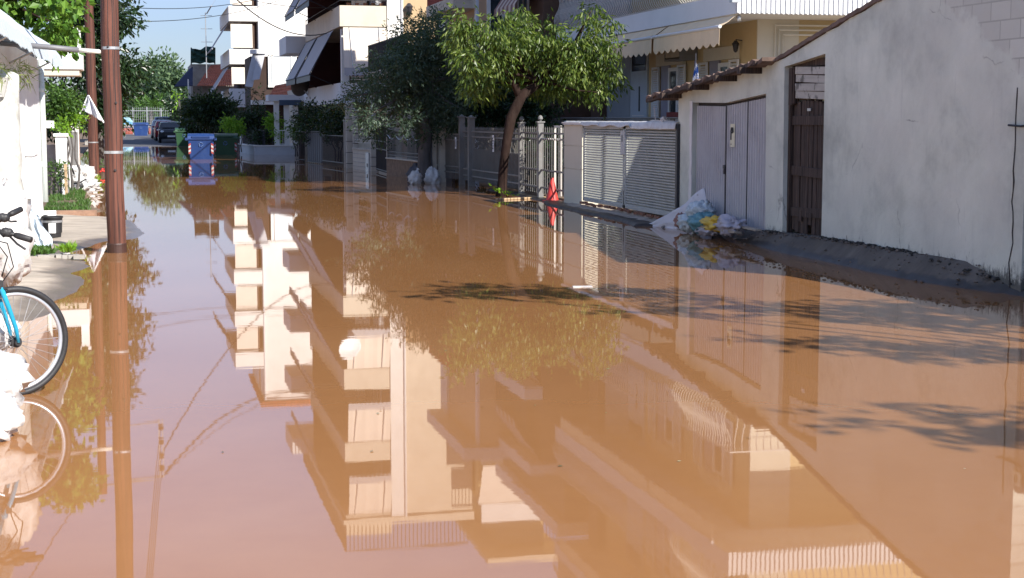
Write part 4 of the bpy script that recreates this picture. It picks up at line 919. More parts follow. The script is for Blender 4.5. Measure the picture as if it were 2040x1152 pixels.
def tiled(mb,p00,p01,p10,p11,rows=8,cols=26,amp=.04):
    """rolled tile roof between two eave points and two ridge points"""
    p00,p01,p10,p11=map(Vector,(p00,p01,p10,p11)); g=[]
    for r in range(rows*2):
        t=(r//2+(r%2)*.98)/rows; row=[]
        for c_ in range(cols*3+1):
            u=c_/(cols*3); q=p00.lerp(p01,u).lerp(p10.lerp(p11,u),t); q=q+Vector((0,0,amp*abs(math.sin(math.pi*c_/3))+(.03 if r%2==0 else 0))); row.append(q)
        g.append(row)
    mb.sheet(g,(0,0,-.06))
mb=MB(); a=PY(530,203,83);b=PY(592,196,83); tiled(mb,a,b,(a.x+.7,85.5,a.z+.9),(b.x,85.5,b.z+.9),5,16,.05); mb.build('tile_canopy','tile',P_)

# ================================================================ N : narrow house with white glazed panel and grey blinds
Nn=thing('glazed_house','narrow house with a pale glazed panel and steep grey blinds, before the white tower','house',(7.2,88,0))
a=PY(500,200,88);b=PY(580,110,88)
mb=MB(); mb.box(a.x,88.05,-.1,9.0,93,5.2); mb.build('wall',mat('very dark brown render',(.04,.022,.017),.85,.2,1.5,.2),Nn)
a=PY(534,170,88);b=PY(580,112,88); mb=MB(); mb.box(a.x,87.95,a.z,b.x+.3,88.0,b.z); gp_=mb.build('glazed_panel',mat('pale glazed panel',(.72,.78,.82),.3,.03,1,0),Nn)
mb=MB(); 
for px in (534,541,579): q=PY(px,120,87.93); mb.box(q.x,87.9,a.z,q.x+.07,87.95,b.z+.05)
mb.box(a.x,87.9,b.z,b.x+.3,87.97,b.z+.08); mb.box(a.x,87.9,a.z-.12,b.x+.3,87.97,a.z); mb.build('panel_frame','white',gp_)
for i,(p0,p1,q0,q1) in enumerate((((503,108),(520,105),(488,172),(503,174)),((514,106),(529,103),(502,160),(517,158)))):
    A0=PY(*p0,87.5);A1=PY(*p1,87.5);B0=PY(*q0,86.6);B1=PY(*q1,86.6); mb=MB(); mb.sheet([[A0,A1],[B0,B1]],(0,.03,0)); mb.build('blind','greycloth',Nn)
mb=MB(); a=PY(499,115,87.6);b=PY(531,104,87.6); mb.box(a.x,87.3,b.z-.1,b.x,88,b.z+.12); mb.build('blind_box','greywhite',Nn)
mb=MB(); a=PY(500,205,87.8);b=PY(530,200,87.8); mb.box(a.x,87.4,2.5,9,88,2.75); mb.build('ledge','white',Nn)
mb=MB(); a=PY(505,192,87.3); crown(mb,[((a.x+.1,87.3,a.z+.2),(.5,.3,.35))],60,.16,.06,down=.2); bpt=thing('balcony_plants','dark potted plants on the ledge under the grey blinds','plants',(a.x,87.3,a.z)); mb.build('foliage',LM_dark,bpt)

# ================================================================ W : tall white block
Wb=thing('white_tower_block','bright white tower with stacked parapets and cream blinds, farthest tall building on the right','building',(5,95,0))
xl=PY(457,100,95).x; xm=PY(515,100,95).x; xr=9.9
mb=MB(); mb.box(xm,95,-.1,xr,106,15.8); mb.box(xl+.9,96.3,-.1,xm,106,13); mb.build('wall','white',Wb)
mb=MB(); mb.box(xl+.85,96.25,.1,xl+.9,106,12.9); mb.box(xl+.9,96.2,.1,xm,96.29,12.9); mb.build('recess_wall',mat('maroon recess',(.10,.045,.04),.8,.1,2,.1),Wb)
for k in range(5):
    z=2.43+2.57*k-(.02 if k==0 else 0); pz=z+1.12 if k==0 else z+.90
    s_=MB(); s_.box(xl,94.9,z,xm-.02,106,z+.12); s_.box(xl,94.9,z+.12,xm-.02,95.0,pz); s_.box(xl-.02,95.0,z+.12,xl+.1,105.8,pz); o=s_.build('balcony','white' if k else 'greywhite',Wb)
    if k<5:
        zt=z+2.5; bl=MB(); bl.sheet([[(xl+.10+(xm-.45-xl)*i/10,95.03-.10*t,zt-.10-(1.42 if k else 1.0)*t) for i in range(11)] for t in (0,.5,1)],(0,.008,0))
        if k<4: bl.build('blind','blinds',Wb)
        dk=MB(); dk.box(xm-.30,95.2,pz,xm-.22,95.3,zt); dk.build('balcony_post','brownwall',o)
    # side awnings sloping out
    if k<4:
        aw=MB(); aw.sheet([[(xl-.02-.95*t,96+7*i/5,zt-.05-1.5*t) for i in range(6)] for t in (0,1)],(.01,0,.005)); aw.tube([(xl-.97,96,zt-1.55),(xl-.97,103,zt-1.55)],.04,5); aw.build('awning','greycloth',Wb)
mb=MB(); mb.box(xm-.3,94.7,15.8,xr+.2,106,15.95); tiled(mb,(xm-.3,94.6,15.95),(xr+.3,94.6,15.95),(xm+1,100,17.0),(xr-1,100,17.0),6,18,.05); mb.build('roof','tile',Wb)
mb=MB(); mb.tube([(xl-1.3,97,4.2),(xl-1.3,97,8.2)],.03,5); 
for z in (6.4,7.2,8.0): mb.tube([(xl-1.6,97,z),(xl-.9,97,z)],.015,4)
tag(mb.build('tv_aerial','steel'),'thin tv aerial mast left of the tall white block','aerial')
# ================================================================ O : old low house with red tile roof, block gable, green net
O=thing('tiled_old_house','old low house with red tile roof and grey block gable, left of the white tower','house',(4,112,0))
a=PY(383,235,112); 
mb=MB(); x0=PY(380,120,112).x; x1=PY(446,120,112).x
mb.box(x0,112.5,0,x1+3,120,PY(400,128,112.5).z); mb.build('gable_wall','conc',O)
zr=PY(400,172,110).z; mb=MB(); tiled(mb,(PY(392,172,109).x,109,zr),(PY(462,172,109).x,109,zr),(PY(420,145,112.4).x,112.4,zr+1.5),(PY(462,140,112.4).x,112.4,zr+1.7),7,16,.06); mb.build('roof','tile',O)
mb=MB(); mb.box(PY(385,200,109.5).x,109.6,0,PY(470,200,109.5).x,112,zr); mb.build('wall',mat('old dim wall',(.20,.18,.16),.9,.2,2,.4),O)
for px in (398,430): q=PY(px,230,109.4); frame_y(O,109.55,q.x,q.x+.9,.9,2.3)
nt=thing('green_net','crumpled dark green netting heaped on the roof of the old tiled house','netting',(4,112.3,5))
g=[]
for i in range(18):
    row=[]
    for k in range(26):
        u=k/25;t=i/17; px=380+48*u; py=126-30*t+4*noise.noise((u*4,2,0))+ (3*math.sin(u*6) if i==17 else 0); q=PY(px,py,112.2+.25*noise.noise((u*7,t*7,1))+.15*math.sin(t*14+u*9)); row.append(q)
    g.append(row)
mb=MB(); mb.sheet(g,(0,.03,0)); mb.build('net','netgreen',nt,smooth=True)
mb=MB(); 
for px in (381,428): a=PY(px,128,112.4);b=PY(px,95,112.4); mb.tube([a,b],.05,5)
mb.build('net_posts','iron',nt)
mb=MB(); a=PY(347,172,108);b=PY(382,172,108);c_=PY(384,133,112);d_=PY(376,138,112); mb.sheet([[a,PY(384,170,108)],[d_,c_]],(0,0,-.06)); na=mb.build('navy_awning','navy'); tag(na,'navy sloping awning beside the old tiled house','awning')
mb=MB(); mb.tube([PY(375,178,108),PY(375,158,108)],.05,6); tag(mb.build('white_stub_post','whitepaint'),'short white post under the navy awning','post')
# ================================================================ far end of the street
def far_tree(px,pyt,pyb,Y,wpx,label,lm,n=20,L=.5,rcf=.33,kind='tree',seed=1,group='trees at the far end of the street',nper=10):
    base=PY(px,pyb,Y); top=PY(px,pyt,Y); w_=abs(PY(px+wpx/2,pyt,Y).x-base.x); h=top.z-max(0,base.z); zc=top.z-h*.42
    cl=clumpset((base.x,Y,zc),(w_*.75,w_*.6,h*.38),n,max(w_,h*.4)*rcf,seed)
    z0=gz(base.x,Y)
    return tree(kind,label,(base.x,Y,z0),[(base.x,Y,z0-.2),(base.x+.1,Y,z0+(zc-z0)*.5),(base.x,Y,zc)],[w_*.07,w_*.05,w_*.035],cl,lm,nper,L,L*.45,group=group,down=.2,seed=seed,sprig=5,bark='greybark')
far_tree(318,114,230,215,75,'tall pine green tree, highest of the far trees above the blue bin',LM_pine,34,.75,seed=3,nper=8)
far_tree(352,130,230,205,60,'rounded green tree right of the highest far tree',LM_pine,24,.7,seed=4,nper=8)
far_tree(285,150,235,190,50,'darker tree left of the highest far tree, by the thick pole',LM_dark,22,.6,seed=5,nper=8)
far_tree(385,152,230,230,70,'far tree half hidden behind the green net',LM_pine,20,.8,seed=7,nper=8)
far_tree(360,188,250,130,56,'dark bushy tree with lime tips overhanging the parked cars',LM_dark,26,.35,seed=8,nper=9)
far_tree(357,175,215,127,26,'lime green tree crown in front of the dark bushy tree, above the parked cars',LM_lime,8,.3,seed=9,nper=7)
far_tree(405,205,262,98,50,'dark garden tree in front of the old tiled house, right of the parked cars',LM_dark,22,.28,seed=10,nper=9)
far_tree(432,195,262,92,44,'dark leafy tree right behind the green bin, left of the white tower',LM_dark,20,.26,seed=11,nper=9)
# drooping palm-like tree
q=PY(300,215,165); pt_=thing('palm_tree','pale green drooping palm behind the court fence at the street end','palm tree',(q.x,165,gz(q.x,165)))
mb=MB(); mb.tube([(q.x,165,0),(q.x,165,q.z)],[.25,.18],8); mb.build('trunk','greybark',pt_)
mb=MB(); random.seed(2)
for i in range(46):
    an=random.uniform(0,6.28); ln=random.uniform(1.4,2.3); el=random.uniform(.1,1.2); d=Vector((math.cos(an)*math.cos(el),math.sin(an)*math.cos(el),math.sin(el)))
    pts=[Vector((q.x,165,q.z+.2))+d*ln*t+Vector((0,0,-1.9*t*t)) for t in [k/9 for k in range(10)]]
    for a,b in zip(pts,pts[1:]):
        for s_ in (-1,1): leaf_quad(mb,a,(b-a)+Vector((-d.y,d.x,-.5))*s_*.3,rv(),.5,.09)
mb.build('crown',LM_mid,pt_)
# court fence
cf=thing('court_fence','tall wire mesh court fence across the end of the street','fence',(1,158,0))
for px in (265,293,321,340): q=PY(px,240,158); mb=MB(); mb.tube([(q.x,158,.1),(q.x,158,2.9)],.06,6); mb.build('fence_post','steel',cf)
a=PY(230,240,158).x;b=PY(345,240,158).x
mb=MB()
for z in (.9,2.5): mb.tube([(a,158,z),(b,158,z)],.04,5)
mb.build('rail','steel',cf)
mb=MB(); n=30
for i in range(n): x=a+(b-a)*i/n; mb.tube([(x,158,.5),(x,158,2.9)],.012,3)
for i in range(9): mb.tube([(a,158,.5+.28*i),(b,158,.5+.28*i)],.012,3)
mb.build('wire_mesh','steel',cf)
mb=MB(); a=PY(225,262,160).x; mb.box(a,160,.1,PY(322,262,160).x,160.3,.95); tag(mb.build('red_wall','brickred'),'low red wall across the end of the street behind the far blue bin','wall')
mb=MB(); a=PY(228,262,161); b=PY(350,262,161); mb.box(a.x,161,.95,b.x,161.2,1.15); tag(mb.build('pale_kerb_wall','conc'),'pale coping above the low red wall at the end of the street','coping')
# hedges closing the view
for i,(px,Y,w_,h_,lb) in enumerate(((250,185,9,4,'dark hedge mass behind the court fence on the left'),(330,188,10,4.5,'dark hedge mass behind the court fence on the right'))):
    q=PY(px,240,Y); cl=clumpset((q.x,Y,h_*.5),(w_*.5,1.5,h_*.45),22,1.3,40+i); t=thing('hedge',lb,'hedge',(q.x,Y,0)); mb=MB(); crown(mb,cl,9,.6,.28,down=.1,sprig=5); mb.build('foliage',LM_dark if i else LM_mid,t)
    mb=MB()
    for k in range(6): limb(mb,(q.x-w_*.4+k*w_*.16,Y,0),(q.x-w_*.4+k*w_*.16+.3,Y,h_*.6),.08,.03,k)
    mb.build('stems','greybark',t)
# ---- parked cars
def car(name,label,x,y,z,paint,rz=0,suv=0,group='cars parked along the right side'):
    t=thing(name,label,'car',(0,0,0),group)
    w_=.84; h=1.45+suv*.2
    prof=[(-2.0,.45),(-2.02,.75),(-1.95,.92),(-1.05,1.0),(-.35,h-.03),(.2,h),(1.1,h-.02),(1.65,.98),(1.95,.93),(2.0,.5),(1.9,.28),(-1.9,.28)]
    mb=MB(); secs=[]
    for s_,k in ((-1,1),(-.9,0),(.9,0),(1,1)):
        secs.append([(s_*w_*(1 if zz<1.02 else .80) *(1 if k==0 else 1), yy, zz) for yy,zz in prof])
    n=len(prof); xs=[-1,-.88,0,.88,1]; rows=[]
    for s_ in xs: rows.append([(s_*w_*(1 if zz<1.02 else .82),yy,zz+(.02 if abs(s_)<.5 and zz>1.2 else 0)-(.03 if abs(s_)==1 and zz>.9 else 0)) for yy,zz in prof])
    vs=[p for r in rows for p in r]; fs=[(i*n+j,i*n+(j+1)%n,(i+1)*n+(j+1)%n,(i+1)*n+j) for i in range(4) for j in range(n)]; fs.append(tuple(range(n))); fs.append(tuple(4*n+j for j in reversed(range(n))))
    mb.add(vs,fs); body=mb.build('body',paint,t,bevel=.03)
    g_=MB(); g_.add([(-.60,-.98,1.045),(.60,-.98,1.045),(.55,-.42,h-.08),(-.55,-.42,h-.08)],[(0,1,2,3)]); g_.v=[(a,b-.03,c+.02) for a,b,c in g_.v]; g_.build('windscreen','glass',t)
    for s_ in (-1,1):
        g_=MB(); g_.add([(s_*w_*.86,-.75,1.04),(s_*w_*.86,1.35,1.04),(s_*w_*.845,1.0,h-.12),(s_*w_*.845,-.2,h-.12)],[(0,1,2,3)]); g_.v=[(a+s_*.01,b,c) for a,b,c in g_.v]; g_.build('side_window','glass',t)
        l=MB(); l.blob((s_*.62,-1.97,.78),(.15,.06,.10),1,0,nu=10,nv=6); l.build('headlight',mat('headlamp glass',(.75,.78,.8),.15,.02,1,0),t,smooth=True)
        mi=MB(); mi.blob((s_*.93,-.72,1.02),(.10,.05,.07),1,0,nu=8,nv=6); mi.build('wing_mirror',paint,t,smooth=True)
        for yy in (-1.25,1.25):
            wv=MB(); c=Vector((s_*.76,yy,.31)); wv.v=[]; wv.lathe((0,0,0),[(.2,-.1),(.29,-.09),(.31,-.05),(.31,.05),(.29,.09),(.2,.1)],16); wv.v=[(v[2]+c.x,v[0]+c.y,v[1]+c.z) for v in wv.v]; wo_=wv.build('wheel','black',t)
            wv=MB(); wv.lathe((0,0,0),[(.02,-.105),(.19,-.105),(.19,.105),(.02,.105)],12); wv.v=[(v[2]+c.x,v[0]+c.y,v[1]+c.z) for v in wv.v]; wv.build('rim','steel',wo_)
    g_=MB(); g_.box(-.45,-2.04,.5,.45,-2.0,.68); g_.build('grille','black',t)
    g_=MB(); g_.box(-.26,-2.06,.42,.26,-2.035,.53); g_.build('number_plate','whitepaint',t)
    t.location=(x,y,z); t.rotation_euler=(0,0,rz); return t
q=G(337,291.5); car('parked_car','black small car facing the flood, nearest of the row of parked cars',1.85,110.5,.04,mat('black car paint',(.02,.025,.03),.2,.1,1,0),0)
car('parked_car','dark red car, second in the row of parked cars',1.62,117,.10,mat('red car paint',(.25,.01,.02),.25,.1,1,0),0.02)
car('parked_car','silver car, third in the row of parked cars',1.42,124,.16,mat('silver car paint',(.35,.37,.40),.3,.1,1,0,metal=.5),0.02)
car('parked_car','dark blue tall car, farthest in the row of parked cars',1.62,131,.22,mat('navy car paint',(.02,.03,.07),.25,.1,1,0),0,1)
q=PY(236,262,178); car('parked_car','light blue car seen side on, half behind the thick pole at the far end',q.x,176,.2,mat('light blue car paint',(.10,.30,.45),.25,.1,1,0),math.radians(-72),1,group='cars at the far end')
# ---- wheeled containers
def container(name,label,x,y,z,m,rz=0,wd=1.07,h=1.08,chev=True,group='wheeled waste containers'):
    t=thing(name,label,'waste container',(0,0,0),group)
    mb=MB(); a=wd/2; pr=[(-a*.86,-.50,0),(a*.86,-.50,0),(a*.86,.50,0),(-a*.86,.50,0)]; tp_=[(-a,-.60,h*.80),(a,-.60,h*.80),(a,.60,h*.80),(-a,.60,h*.80)]
    mb.add(pr+tp_,[(0,3,2,1),(0,1,5,4),(1,2,6,5),(2,3,7,6),(3,0,4,7),(4,5,6,7)]); mb.box(-a-.03,-.64,h*.78,a+.03,.64,h*.84); body=mb.build('body',m,t,bevel=.02)
    mb=MB(); g=[]
    for i in range(9):
        an=math.pi*i/8; g.append([(s_*(a+.02),-.62*math.cos(an),h*.84+.20*math.sin(an)**.7 if 0<i<8 else h*.84) for s_ in (-1,1)])
    vs=[p for r in g for p in r]; mb.sheet(g); mb.f.append(tuple(range(0,18,2))); mb.m.append(0); mb.f.append(tuple(range(17,0,-2))); mb.m.append(0)
    mb.box(-a*.7,-.66,h*.86,a*.7,-.60,h*.93); lid=mb.build('lid',m,t,bevel=.01)
    for s_ in (-1,1):
        mb=MB(); mb.box(s_*(a+.0),-.66,h*.76,s_*(a+.12),-.54,h*.86); mb.build('lifting_arm',m,t,bevel=.01)
    if chev:
        for s_ in (-1,1):
            mb=MB(); 
            for i in range(5):
                z0=h*.22+i*.085; x0=s_*a*.78;x1=s_*a*.96; mb.add([(x0,-.635,z0+(.05)),(x1,-.635,z0),(x1,-.635,z0+.085),(x0,-.635,z0+.135)],[(0,1,2,3)],i%2)
            mb.add([(s_*a*.70,-.55,h*.2)]*0,[]); mb.build('chevron_panel',[mat('chevron red',(.30,.05,.04),.6,.1,3,0),mat('chevron white',(.42,.42,.42),.6,.1,3,0)],t)
    mb=MB(); 
    for i in range(3):
        an=i*2.094+.5; p=Vector((math.cos(an)*.10,-.592,h*.6+math.sin(an)*.10)); q2=Vector((math.cos(an+1.5)*.10,-.592,h*.6+math.sin(an+1.5)*.10)); mb.tube([p,q2],.018,5)
    mb.build('recycling_mark',mat('pale mark',(.08,.14,.3),.6,.05,2,0),t)
    for sx in (-1,1):
        for sy in (-1,1): mb=MB(); mb.lathe((0,0,0),[(.09,-.03),(.10,-.02),(.10,.02),(.09,.03)],12); mb.v=[(v[2]+sx*a*.7,v[0]+sy*.4,v[1]-.10) for v in mb.v]; mb.build('wheel','black',t)
    t.location=(x,y,z); t.rotation_euler=(0,0,rz); return t
q=G(403,318); container('waste_container','blue wheeled container with red and white chevrons standing in the flood',q.x,q.y+.6,-.02,'binblue',math.radians(-4))
q=G(452,309); container('waste_container','green wheeled container with chevrons, right of the blue one in the flood',q.x,q.y+.6,-.12,'bingreen',math.radians(-6),wd=1.12,h=1.12)
q=G(367,292); container('waste_container','dark green container beside the black car',q.x,q.y+.8,-.02,'bingreen',0,wd=1.0,h=1.15,chev=False)
q=PY(281,262,150); container('waste_container','far blue container in front of the low red wall',q.x,148,.12,'binblue',0,wd=1.35,h=1.25,chev=False)
# ---- planter wall, fences, shrubs in front of the white tower
pw=thing('planter_wall','low white rendered planter wall standing in the flood, right of the green container','wall',(6,75,0))
a=G(481,303.5);b=G(510,308.5);c=G(587,308)
mb=MB(); seg_wall(mb,a,b,-.2,.40,.16); seg_wall(mb,b,c,-.2,.40,.16); mb.build('wall',mat('blue white render',(.52,.54,.56),.8,.05,2,.2,dirt=(.3,.3,.3),dirtamt=.5),pw)
mb=MB(); seg_wall(mb,a+Vector((-.05,0,0)),b,.40,.45,.24); seg_wall(mb,b+Vector((-.08,0,0)),c,.402,.452,.24); mb.build('coping','white',pw)
mb=MB(); mb.tube([(a.x,a.y,-.1),(a.x,a.y,1.2)],.06,8); tag(mb.build('white_post','white'),'thin white post at the left corner of the planter wall','post')
spear_fence('iron_fence','dark fence with a pale top rail on the left part of the planter wall',(a.x+.1,a.y-.1),((b.x+c.x)/2-.5,b.y+.1),.45,1.15,.14,(1.15,.9),'iron',tips=False,sheet=(.5,.9,'iron'))
spear_fence('iron_fence','white bar fence on the right part of the planter wall',((b.x+c.x)/2+.1,b.y+.1),(c.x,c.y),.45,1.15,.13,(1.15,.5),'white',tips=False)
def shrub(px,py,Y,rx,rz_,lm,label,seed,n=10,L=.14,group='shrubs behind the street fences',cat='shrub',nper=22,foot=.1):
    nper*=3.2
    q=PY(px,py,Y); t=thing('shrub',label,cat,(q.x,Y,foot),group); cl=clumpset((q.x,Y,q.z),(rx*.8,rx*.6,rz_*.75),int(n*1.4),max(rx,rz_)*.42,seed)
    mb=MB(); crown(mb,cl,nper,L,L*.5,down=.1,sprig=5); mb.build('foliage',lm,t)
    mb=MB()
    for i in range(3): limb(mb,(q.x+.1*i-.1,Y,foot),(q.x+(i-1)*rx*.4,Y,q.z),.03,.012,seed+i)
    mb.build('stems','greybark',t); return t
shrub(462,247,76,.42,.36,LM_lime,'lime green shrub left above the planter wall',1)
shrub(476,258,75.5,.24,.18,LM_lime,'small lime shrub touching the dark fence, right of the green container',21)
shrub(547,243,74.8,.36,.40,LM_lime,'tall lime green shrub over the white bar fence',2)
shrub(551,268,74.6,.24,.22,LM_lime,'lower lime shrub hanging in front of the white bar fence',22)
shrub(505,240,77,.75,.62,LM_dark,'dark shrub between the two lime shrubs above the planter wall',3,16)
shrub(520,270,75.2,.5,.35,LM_dark,'low dark shrub spilling over the planter wall',23,10)
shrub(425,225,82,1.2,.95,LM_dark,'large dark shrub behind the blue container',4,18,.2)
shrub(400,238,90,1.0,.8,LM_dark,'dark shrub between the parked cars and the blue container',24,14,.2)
shrub(625,245,60.5,.8,.85,LM_dark,'dark bush over the iron gate, right of the porch columns',5,18,.12)
shrub(672,240,57,.75,.85,LM_dark,'dark bush left of the tall cream pillar',6,18,.12)
shrub(592,262,66,.4,.5,LM_mid,'grey green bush in front of the porch columns',7,10,.12)
shrub(1070,335,36,.28,.30,LM_dark,'small dark bush behind the grey spear fence, left of the red cone',8,9,.07)
shrub(1092,300,33,.36,.62,LM_dark,'narrow dark shrub behind the spear fence beside the beige pillar',9,12,.07)
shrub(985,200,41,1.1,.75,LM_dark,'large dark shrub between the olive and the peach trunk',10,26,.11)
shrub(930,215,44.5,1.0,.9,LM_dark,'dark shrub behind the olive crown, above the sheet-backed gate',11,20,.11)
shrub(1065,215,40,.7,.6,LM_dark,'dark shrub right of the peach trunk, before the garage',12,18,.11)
# dark iron gate/fence segments between planter wall and cream pillars
a=G(590,322.5);b=G(608,323.5); spear_fence('iron_gate','dark iron gate post bars right of the planter wall',a,b,-.1,1.2,.10,(.1,1.2),'iron',tips=False,cat='gate')
a=G(612,324);b=G(641,327); dg_=spear_fence('iron_gate','dark sheet metal gate leaf with a pale top edge, below the dark bush',a,b,-.1,1.22,.3,(1.22,1.05,.05),'iron',tips=False,sheet=(.05,1.18,mat('slate sheet',(.06,.065,.08),.5,.1,2,.1)),cat='gate')
a=G(643,327.5);b=G(685,333.5); spear_fence('iron_fence','dark iron fence between the sheet metal gate and the leftmost cream pillar',a,b,-.1,1.1,.12,(.15,1.1),'iron',tips=False)
# road edge kerb strips that show pale in the sun far off
mb=MB(); a=lerp_tab(EL,120); mb.box(-3.6,100,.0,-3.2,200,.32); tag(mb.build('far_kerb','conc'),kind='structure')
# ================================================================ LEFT: white house, canopy, things along its wall
H1=thing('white_house','bright white single storey house on the left with a downpipe at its corner','house',(-1.75,20,0))
mb=MB(); mb.box(-7,3,-.1,-1.75,28.15,2.72); mb.build('wall','housewhite',H1)
mb=MB(); mb.box(-7,3,2.82,-2.5,28.3,2.96); mb.box(-7,3,2.70,-1.8,28.2,2.82); mb.build('roof_slab',mat('grey roof slab',(.24,.24,.25),.85,.1,2,.3,30),H1)
mb=MB(); mb.tube([(-1.70,28.02,.25),(-1.70,28.02,2.75)],.045,10); 
for z in (.9,2.2): mb.tube([(-1.76,28.02,z),(-1.66,28.02,z)],.055,8)
mb.build('downpipe',mat('pale green pipe',(.62,.68,.65),.5,.04,2,.1),H1,smooth=True)
mb=MB(); mb.box(-1.76,22.9,.1,-1.73,21.7,2.35); mb.build('recess_shade','darkroom',H1)  # flat dark panel on the wall paints in the shade of a recess
mb=MB(); mb.box(-1.745,22.8,.12,-1.70,22.05,2.32); dd=mb.build('door','housewhite',H1); mb=MB(); mb.box(-1.70,22.15,1.05,-1.66,22.12,1.2); mb.build('handle','steel',dd)
mb=MB(); mb.box(-1.75,25.0,.5,-1.62,24.2,1.15); mb.box(-1.75,25.05,1.15,-1.6,24.15,1.18); mb.build('meter_cabinet','housewhite',H1,bevel=.01)
cn_=thing('canopy','sagging translucent white corrugated canopy along the eave of the white house','canopy',(-1.6,20,2.7))
m,nt,p=newmat('translucent canopy sheet'); p.inputs['Base Color'].default_value=(.72,.78,.80,1); p.inputs['Roughness'].default_value=.5
tr=nt.nodes.new('ShaderNodeBsdfTranslucent'); tr.inputs[0].default_value=(.65,.75,.8,1); mx=nt.nodes.new('ShaderNodeMixShader'); mx.inputs[0].default_value=.35
nt.links.new(p.outputs[0],mx.inputs[1]); nt.links.new(tr.outputs[0],mx.inputs[2]); nt.links.new(mx.outputs[0],nt.nodes['Material Output'].inputs[0]); M['canopy']=m
g=[]
for i in range(230):
    Y=12+15.6*i/229; sag=.05*noise.noise((Y*.5,0,0)); row=[]
    tear=(.10 if 24.0<Y<24.25 else 0)
    for k,(x,z) in enumerate(((-2.3,3.24),(-2.0,3.17),(-1.75,3.06),(-1.52,2.90),(-1.36,2.70),(-1.30,2.50))):
        rip=.012*math.sin(Y*2*math.pi/.17)
        zz=z+sag*(k/5)+rip-(.10*max(0,(Y-25)/2.6)*(k/5))*-1+(tear if k==5 else 0)+(.03*noise.noise((Y*2.2,k,4)) if k>3 else 0)
        row.append((x,Y,zz))
    g.append(row)
mb=MB(); mb.sheet(g,(.0,0,.004)); mb.build('sheet','canopy',cn_)
mb=MB(); mb.tube([(-1.45,12,2.6),(-1.45,27.4,2.72)],.02,6)
for Y in (14,18,22,26): mb.tube([(-1.75,Y,2.45),(-1.42,Y,2.62)],.015,5)
mb.build('bracket_rail','steel',cn_)
lw=thing('white_low_wall','short bright white parapet against the white house, behind the bicycle','wall',(-1.6,18,0))
mb=MB(); mb.box(-1.75,15,-.1,-1.52,20.4,.95); mb.build('wall','housewhite',lw); mb=MB(); mb.box(-1.78,15,.95,-1.49,20.45,1.0); mb.build('coping','housewhite',lw)
# hanging loose sheets
def drape(name,label,pts_top,pts_bot,m,seed,amp=.04,th=(.004,0,0),n=14,r=10,cat='sheet'):
    a,b=map(Vector,pts_top); c,d=map(Vector,pts_bot); g=[]
    for i in range(r+1):
        t=i/r; g.append([a.lerp(b,k/n).lerp(c.lerp(d,k/n),t)+Vector((amp*noise.noise((k*.45,t*2,seed)),amp*noise.noise((k*.5,t*2.5,seed+4)),0))*(.3+t) for k in range(n+1)])
    mb=MB(); mb.sheet(g,th); return tag(mb.build(name,m,smooth=True),label,cat)
drape('plastic_strip','narrow stiff pale plastic strip hanging against the white house wall',((-1.66,21.3,1.35),(-1.66,20.9,1.35)),((-1.45,20.9,.12),(-1.40,20.55,.12)),mat('frosted plastic',(.60,.61,.60),.5,.06,3,.2,30),2)
drape('plastic_bag_sheet','crumpled white and pale blue plastic sheet slumped at the foot of the white house wall',((-1.68,22.2,.60),(-1.50,21.7,.52)),((-1.64,20.6,.05),(-1.20,20.7,.05)),mat('blue white plastic',(.62,.72,.82),.4,.25,3,.6,14),6,.13)
bag('plastic_bag',(-1.62,20.9,.16),(.13,.22,.16),17,'plasticw','white crumpled plastic bag beside the pale blue sheet at the white house',amp=.4,fr=3.5)
# bucket and little box
bk=G(105,472,.05); bu=thing('black_bucket','black bucket with a white label and pale rim beside the white house','bucket',(bk.x,bk.y,.05))
mb=MB(); mb.lathe((bk.x,bk.y,.05),[(.115,0),(.14,.26),(.15,.27),(.15,.29),(.138,.29),(.13,.06)],24); mb.build('body','black',bu,smooth=True,angle=40)
mb=MB(); mb.lathe((bk.x,bk.y,.255),[(.1435,0),(.1445,.03)],24); mb.build('rim_band','steel',bu)
mb=MB(); 
for k in range(6): 
    a0=-1.9+k*.12;a1=a0+.12; r_=.1425
    mb.add([(bk.x+(r_-.008)*math.cos(a0),bk.y+(r_-.008)*math.sin(a0),.11),(bk.x+(r_-.008)*math.cos(a1),bk.y+(r_-.008)*math.sin(a1),.11),(bk.x+r_*math.cos(a1),bk.y+r_*math.sin(a1),.25),(bk.x+r_*math.cos(a0),bk.y+r_*math.sin(a0),.25)],[(0,1,2,3)])
mb.build('label','whitepaint',bu)
bx_=G(90,440,.05); t=thing('white_box','small white electrical box with a round black hole behind the bucket','box',(bx_.x-.02,24.1,.05)); mb=MB(); mb.box(-1.62,24.0,.05,-1.32,24.2,.32); mb.build('case','housewhite',t,bevel=.01)
mb=MB(); mb.lathe((0,0,0),[(.07,0),(.07,.02)],16); mb.v=[(v[0]-1.47,23.99-v[2],v[1]+.20) for v in mb.v]; mb.build('hole','black',t)
# brick edge
mb=MB(); random.seed(6)
for i in range(7): q=G(86+i*12,509+random.uniform(-1,1),.06); mb.obox((q.x,q.y,.045),(.13,.09,.05),Matrix.Rotation(random.uniform(-.3,.3),3,'Z'))
tag(mb.build('brick_edging','conc'),'broken line of old bricks across the left pavement','edging')
